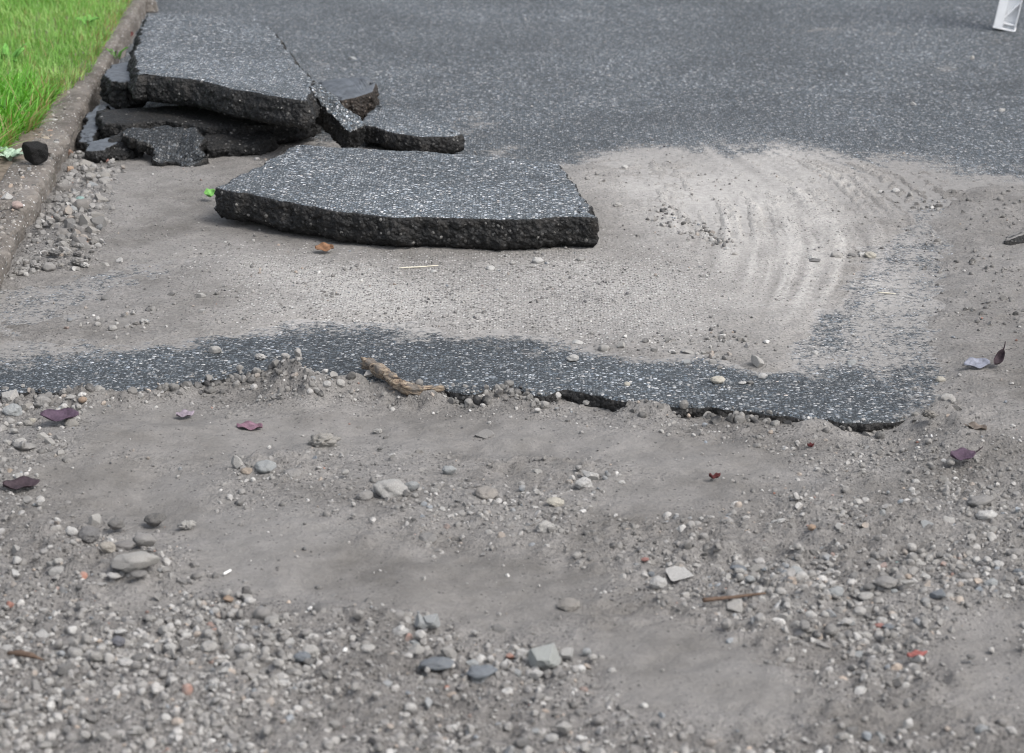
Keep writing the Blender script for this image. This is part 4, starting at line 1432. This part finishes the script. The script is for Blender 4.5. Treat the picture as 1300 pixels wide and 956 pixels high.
ZP = {n: p for n, p, *_ in ZONES}
# findable neighbours that a stone's label can name: (px, py, phrase)
ANCHORS = [(553, 853, 'the left flat slate blue stone'), (612, 862, 'the right flat slate blue stone'), (547, 795, 'the pale bluish stone'), (216, 829, 'the bright white oval pebble'),
           (690, 842, 'the greenish wedge rock'), (467, 829, 'the tilted pale disc stone'), (383, 843, 'the dark slate stone'), (33, 831, 'the reddish brown twig'), (12, 773, 'the orange red brick bit'),
           (153, 808, 'the white lens shaped pebble'), (290, 765, 'the peach pebble'), (172, 722, 'the largest flat grey rock'), (80, 731, 'the pale flattened rock'), (197, 666, 'the dark perched rock'),
           (1164, 830, 'the red leaf'), (1140, 718, 'the teal pebble'), (1252, 660, 'the largest white stone'), (862, 737, 'the long flat white stone'), (930, 758, 'the thin brown twig'),
           (1125, 747, 'the flat grey stone of the bow'), (1068, 817, 'the rounded pale stone'), (1190, 760, 'the flat blue-grey stone'), (1293, 728, 'the slate blue stone at the frame edge'),
           (82, 200, 'the rust brown kerb stone'), (118, 238, 'the bluish grey kerb stone'), (102, 255, 'the pale greenish kerb stone'), (107, 338, 'the white lump by the kerb'), (92, 268, 'the bluish kerb stone'), (133, 205, 'the red tinged kerb stone'),
           (12, 508, 'the long pale edge stone'), (76, 531, 'the large purple leaf'), (30, 570, 'the wide grey stone'), (10, 605, 'the tan stone at the frame edge')]
WORD = {'grey': 'grey', 'pale': 'pale', 'dgrey': 'dark grey', 'white': 'white', 'pblue': 'pale blue'}
taken = set()
for zn, cnt, (a, b), lab, grp, pal in GROUPS:
    poly = np.array(ZP[zn], float)
    lo, hi = poly.min(0), poly.max(0)
    lo = np.maximum(lo, [2, 0]); hi = np.minimum(hi, [1298, 948])
    made = 0; done = []; tries = 0
    while made < cnt and tries < 4000:
        tries += 1
        px, py = r2.uniform(lo[0], hi[0]), r2.uniform(lo[1], hi[1])
        if sdf(poly, np.array([px]), np.array([py]))[0] < 4: continue
        if any(abs(px - q[0]) < 12 and abs(py - q[1]) < 7 for q in done): continue
        g0 = P(px, py)
        if zn == 'kerb' and kerb_side(np.array([g0.x]), np.array([g0.y]))[0] < .03: continue
        wp = a + (b - a) * r2.random() ** 1.8
        done.append((px, py, wp, r2.choice(pal)))
        made += 1
    todo = []
    for px, py, wp, cc in done:
        best = min(((px - q[0]) ** 2 + (2 * (py - q[1])) ** 2, q) for q in ANCHORS)
        todo.append((best[0], px, py, wp, cc, best[1]))
    todo.sort(key=lambda t_: t_[0])
    for d2, px, py, wp, cc, an in todo:
        w_ = WORD.get(cc, 'light grey') if isinstance(cc, str) else 'light grey'
        dx, dy = px - an[0], 2 * (py - an[1])
        rel = ('just right of' if dx > 0 else 'just left of') if abs(dx) > abs(dy) else ('just below' if dy > 0 else 'just above')
        if d2 > 55 ** 2:
            rel = rel.replace('just ', 'some way ')
        size = 'larger' if wp > a + (b - a) * .45 else 'small'
        own = f'{size} {w_} {"pebble" if zn == "frontbed" else "stone"} {rel} {an[2]}'
        if d2 < 110 ** 2 and own not in taken:
            taken.add(own); the = own
        else:
            the = lab
        stone(px, py, wp, cc, the, grp, name='gravel_stone', flat=r2.uniform(.75, 1.1), rise=r2.uniform(.2, .75))

# ------------------------------------------------------------------ stick, twigs, straw
def at(px, py, dz=0.0):
    p = P(px, py, 0)
    zz = float(surf(p.x, p.y)[0])
    q = P(px, py, zz + dz)
    return q


a = at(462, 478, .0); a.z = .022
pts = [P(464, 460, .020), P(482, 469, .020), P(500, 482, .012), P(515, 493, .000), P(528, 497, -.006), P(545, 495, -.004), P(563, 493, .002)]
me, o0 = tube('driftwood_stick', pts, [.012, .013, .012, .0135, .0125, .011, .005], M['wood'], 22, .5, 4)
tag(link('driftwood_stick', me, loc=o0), 'bent piece of split brown wood lying on the broken asphalt edge', 'stick')
MT = mat_plain('twig bark', (.11, .075, .055), .85, .4, 90)
MS = mat_plain('dry straw', (.60, .56, .46), .7, .15, 60)
me, o0 = tube('twig', [at(893, 762, .014), at(915, 760, .016), at(940, 757, .015), at(972, 753, .016)], [.004, .0035, .003, .002], MT, 8, .3, 2)
tag(link('twig', me, loc=o0), 'thin brown twig on the lower right gravel', 'twig')
me, o0 = tube('twig', [at(10, 829, .020), at(25, 829, .022), at(40, 832, .020), at(56, 838, .016)], [.003, .006, .005, .001], MT, 8, .5, 5)
tag(link('twig', me, loc=o0), 'short reddish brown twig on the lower left gravel', 'twig')
me, o0 = tube('straw', [at(507, 340, .003), at(530, 339, .003), at(556, 337, .003)], [.0018, .0018, .0014], MS, 6, .1, 6)
tag(link('straw', me, loc=o0), 'pale straw on the sand in front of the largest slab', 'straw')
me, o0 = tube('straw', [at(1114, 371, .003), at(1126, 372, .003), at(1137, 373, .003)], [.0015, .0018, .0012], MS, 6, .1, 8)
tag(link('straw', me, loc=o0), 'short pale straw on the dusty asphalt at right', 'straw')
me, o0 = tube('white_sliver', [at(284, 729, .003), at(293, 724, .004)], [.0028, .0024], mat_plain('white splinter', (.72, .71, .68), .7, .1), 6, .1, 8)
tag(link('white_sliver', me, loc=o0), 'white splinter on the mud above the left foreground gravel', 'splinter')
# half-buried broken piece with a dark undercut edge at the right frame edge
slab('asphalt_fragment', [(1273, 306, .024), (1282, 305, .027), (1290, 301, .029), (1299, 299, .030), (1312, 293, .031), (1345, 286, .031), (1350, 268, .000), (1310, 280, .004), (1292, 290, .010), (1278, 299, .016)],
     .032, 'mud-covered broken piece with dark edge at the right frame edge', 31, top='ground', cat='asphalt fragment', rough=.8, jag=.004)

# ------------------------------------------------------------------ leaves
LP = {k: mat_plain(k, c, .75, .45, 90, .25, .004) for k, c in dict(leaf_purple=(.078, .052, .076), leaf_lilac=(.23, .195, .225), leaf_magenta=(.185, .11, .14), leaf_blue=(.20, .21, .25), leaf_dark=(.045, .032, .038),
                                                          leaf_red=(.26, .095, .085), leaf_brown=(.19, .105, .06), leaf_dull=(.15, .125, .105), leaf_green=(.16, .36, .10), leaf_darkred=(.095, .025, .025), weed=(.12, .29, .06), weed_pale=(.33, .43, .33)).items()}


def leaf(px, py, wpx, ratio, mat, label, yaw=0.0, curl=.3, cup=.25, tilt=(0, 0), dz=.006, name='leaf', seed=1, stem=False, on=None):
    p = at(px, py, dz) if on is None else P(px, py, on)
    L = metres(wpx, p)
    me = leaf_mesh(name, L, L * ratio, curl * L, cup * L * ratio, LP[mat], seed)
    o = link(name, me, loc=p)
    o.rotation_euler = (tilt[0], tilt[1], yaw)
    if stem:
        sm, _ = tube('stem', [Vector((0, 0, 0)), Vector((L * .14, 0, .004)), Vector((L * .3, L * .05, .012))], [.0016, .0014, .001], LP['leaf_dark'], 6)
        s = link('stem', sm, o, (L * .48, 0, curl * L))
    return tag(o, label, 'leaf')


leaf(76, 531, 48, .55, 'leaf_purple', 'large dark purple leaf on the left mud', .15, .14, .22, (.25, 0), .012, seed=3)
leaf(235, 526, 24, .6, 'leaf_lilac', 'small lilac leaf on mud under the asphalt edge', .5, .08, .1, (.2, 0), .004, seed=5)
leaf(317, 542, 34, .55, 'leaf_magenta', 'small magenta leaf on the mud left of the curled clod', -.2, .06, .12, (.15, 0), .004, seed=7, stem=False)
leaf(1240, 463, 34, .6, 'leaf_blue', 'bluish leaf lying on the mud at the right edge', .1, .08, .18, (.35, 0), .012, seed=8)
leaf(1268, 458, 26, .45, 'leaf_dark', 'curled dark leaf with upright stem beside the bluish leaf', .9, .35, .5, (.3, -.6), .016, seed=9, stem=True)
leaf(1221, 581, 34, .6, 'leaf_purple', 'folded purple leaf on mud below the right corner of the edge', .25, .20, .30, (.4, 0), .012, seed=11, stem=True)
leaf(1164, 830, 28, .34, 'leaf_red', 'red leaf lying on the lower right gravel', .3, .02, .05, (.25, 0), .020, seed=12)
leaf(412, 316, 24, .6, 'leaf_brown', 'brown leaf tucked under the front of the largest slab', -.1, .12, .25, (.5, 0), .010, seed=13)
leaf(266, 248, 15, .9, 'leaf_green', 'small crumpled green leaf at the left corner of the largest slab', .4, .3, .4, (.5, 0), .014, seed=14)
leaf(162, 45, 14, .8, 'leaf_darkred', 'dark red leaf at the kerb foot beside the top slab', .6, .2, .3, (.7, 0), .03, seed=15)
leaf(907, 606, 15, .5, 'leaf_darkred', 'crumpled dark red leaf on the mud in the right middle', .2, .3, .3, (.2, 0), .008, seed=16)
leaf(27, 617, 46, .55, 'leaf_dark', 'dark curled leaf against the tan stone at the left edge', .35, .1, .2, (.2, 0), .006, seed=17)
leaf(1029, 566, 9, .6, 'leaf_darkred', 'tiny dark red leaf below the broken edge at right', .2, .3, .3, (.2, 0), .005, seed=18)
leaf(1238, 543, 30, .5, 'leaf_dull', 'dull brown leaf half buried right of the broken edge corner', -.5, .05, .2, (.1, 0), .003, seed=20)



# ------------------------------------------------------------------ weeds on the lawn edge
def weed(px, py, n, Lpx, ratio, label, mat='weed', seed=1, up=.5, zz=.085):
    c = P(px, py, zz)
    root = bpy.data.objects.new('weed', None)
    col.objects.link(root)
    root.location = c
    rr = random.Random(seed)
    L = metres(Lpx, c)
    me = leaf_mesh('leaf', L, L * ratio, -.18 * L, -.12 * L * ratio, LP[mat], seed)
    for k in range(n):
        a_ = k * 2.399 + rr.uniform(-.3, .3)
        o = link('leaf', me, root)
        pt = rr.uniform(up * .5, up * 1.3)
        s = rr.uniform(.7, 1.1)
        o.scale = (s, s, s)
        o.rotation_euler = (rr.uniform(-.3, .3), -pt, a_)
        o.location = (math.cos(a_) * L * .42 * s, math.sin(a_) * L * .42 * s, L * .42 * s * math.sin(pt) + .012)
    return tag(root, label, 'weed')


weed(8, 84, 10, 34, .30, 'broad-leaved green weed at the left frame edge of the lawn', seed=2, up=.8, zz=.09)
weed(112, 33, 7, 17, .36, 'small broad-leaved weed in the mown lawn near the kerb', seed=6, up=.6, zz=.10)
weed(16, 150, 9, 34, .26, 'green weed in the long grass above the black lump', seed=8, up=.8, zz=.085)
weed(12, 203, 7, 34, .30, 'pale grey-green weed beside the black lump on the kerb', 'weed_pale', seed=9, up=.35, zz=.075)
weed(147, 76, 5, 20, .10, 'thin yellowish weed in the gap between kerb and slabs', seed=12, up=.9, zz=.05)

# wedge-shaped offcut at the far end of the kerb
bm = bmesh.new()
p0 = P(187, 14, .0)
prof = [(-.035, -.05), (.038, -.05), (.045, -.02), (.0, .28), (-.03, .30)]
lowv = [bm.verts.new((x, y, 0)) for x, y in prof]; upv = [bm.verts.new((x * .85, y, .045)) for x, y in prof]
bm.faces.new(upv); bm.faces.new(lowv[::-1])
for i in range(5):
    bm.faces.new((lowv[i], lowv[(i + 1) % 5], upv[(i + 1) % 5], upv[i]))
bmesh.ops.bevel(bm, geom=bm.edges[:], offset=.004, segments=2, affect='EDGES')
bmesh.ops.recalc_face_normals(bm, faces=bm.faces)
me = bpy.data.meshes.new('stone_wedge'); bm.to_mesh(me); bm.free(); me.materials.append(M['kerb'])
o = link('stone_wedge', me, loc=(p0.x, p0.y, .0)); o.rotation_euler = (0, 0, .25)
tag(o, 'grey wedge of broken kerb stone at the far end of the kerb', 'stone')

# ------------------------------------------------------------------ white plastic barrier
bar = bpy.data.objects.new('barrier', None)
col.objects.link(bar)
bp = P(1275, 36, .003)
bar.location = bp
bar.rotation_euler = (0, R(10), R(-14))
bar.scale = (.84, .9, 1)
tag(bar, 'white plastic barrier with ribbed leg standing on the far road', 'barrier')


def box_part(name, boxes, parent):
    bm = bmesh.new()
    for (x0, x1, y0, y1, z0, z1, ry) in boxes:
        mtx = Matrix.Translation(((x0 + x1) / 2, (y0 + y1) / 2, (z0 + z1) / 2)) @ Matrix.Rotation(ry, 4, 'Y') @ Matrix.Diagonal((x1 - x0, y1 - y0, z1 - z0, 1))
        g = bmesh.ops.create_cube(bm, size=1.0, matrix=mtx)
    bmesh.ops.bevel(bm, geom=bm.edges[:], offset=.0012, segments=2, affect='EDGES')
    me = bpy.data.meshes.new(name); bm.to_mesh(me); bm.free()
    me.materials.append(M['plastic'])
    return link(name, me, parent)


hb = 1.0
box_part('side_flange', [(-.052, -.010, -.045, .045, .006, hb, 0)], bar)
box_part('side_flange', [(.046, .051, -.045, .045, .006, hb, 0)], bar)
box_part('web', [(-.0095, .0455, -.004, .002, .008, hb, 0)], bar)
box_part('foot_plate', [(-.054, .053, -.047, .047, 0, .0055, 0)], bar)
for k in range(6):
    z0 = .045 + k * .16
    box_part('rib', [(.0160, .0215, -.042, -.0045, z0 - .005, z0 + .085, R(38) if k % 2 == 0 else R(-38))], bar)
    box_part('shelf', [(-.0092, .0452, -.040, -.0045, z0 - .022, z0 - .018, 0)], bar)
box_part('rail', [(-.05, 1.5, .048, .075, .62, .80, 0)], bar)
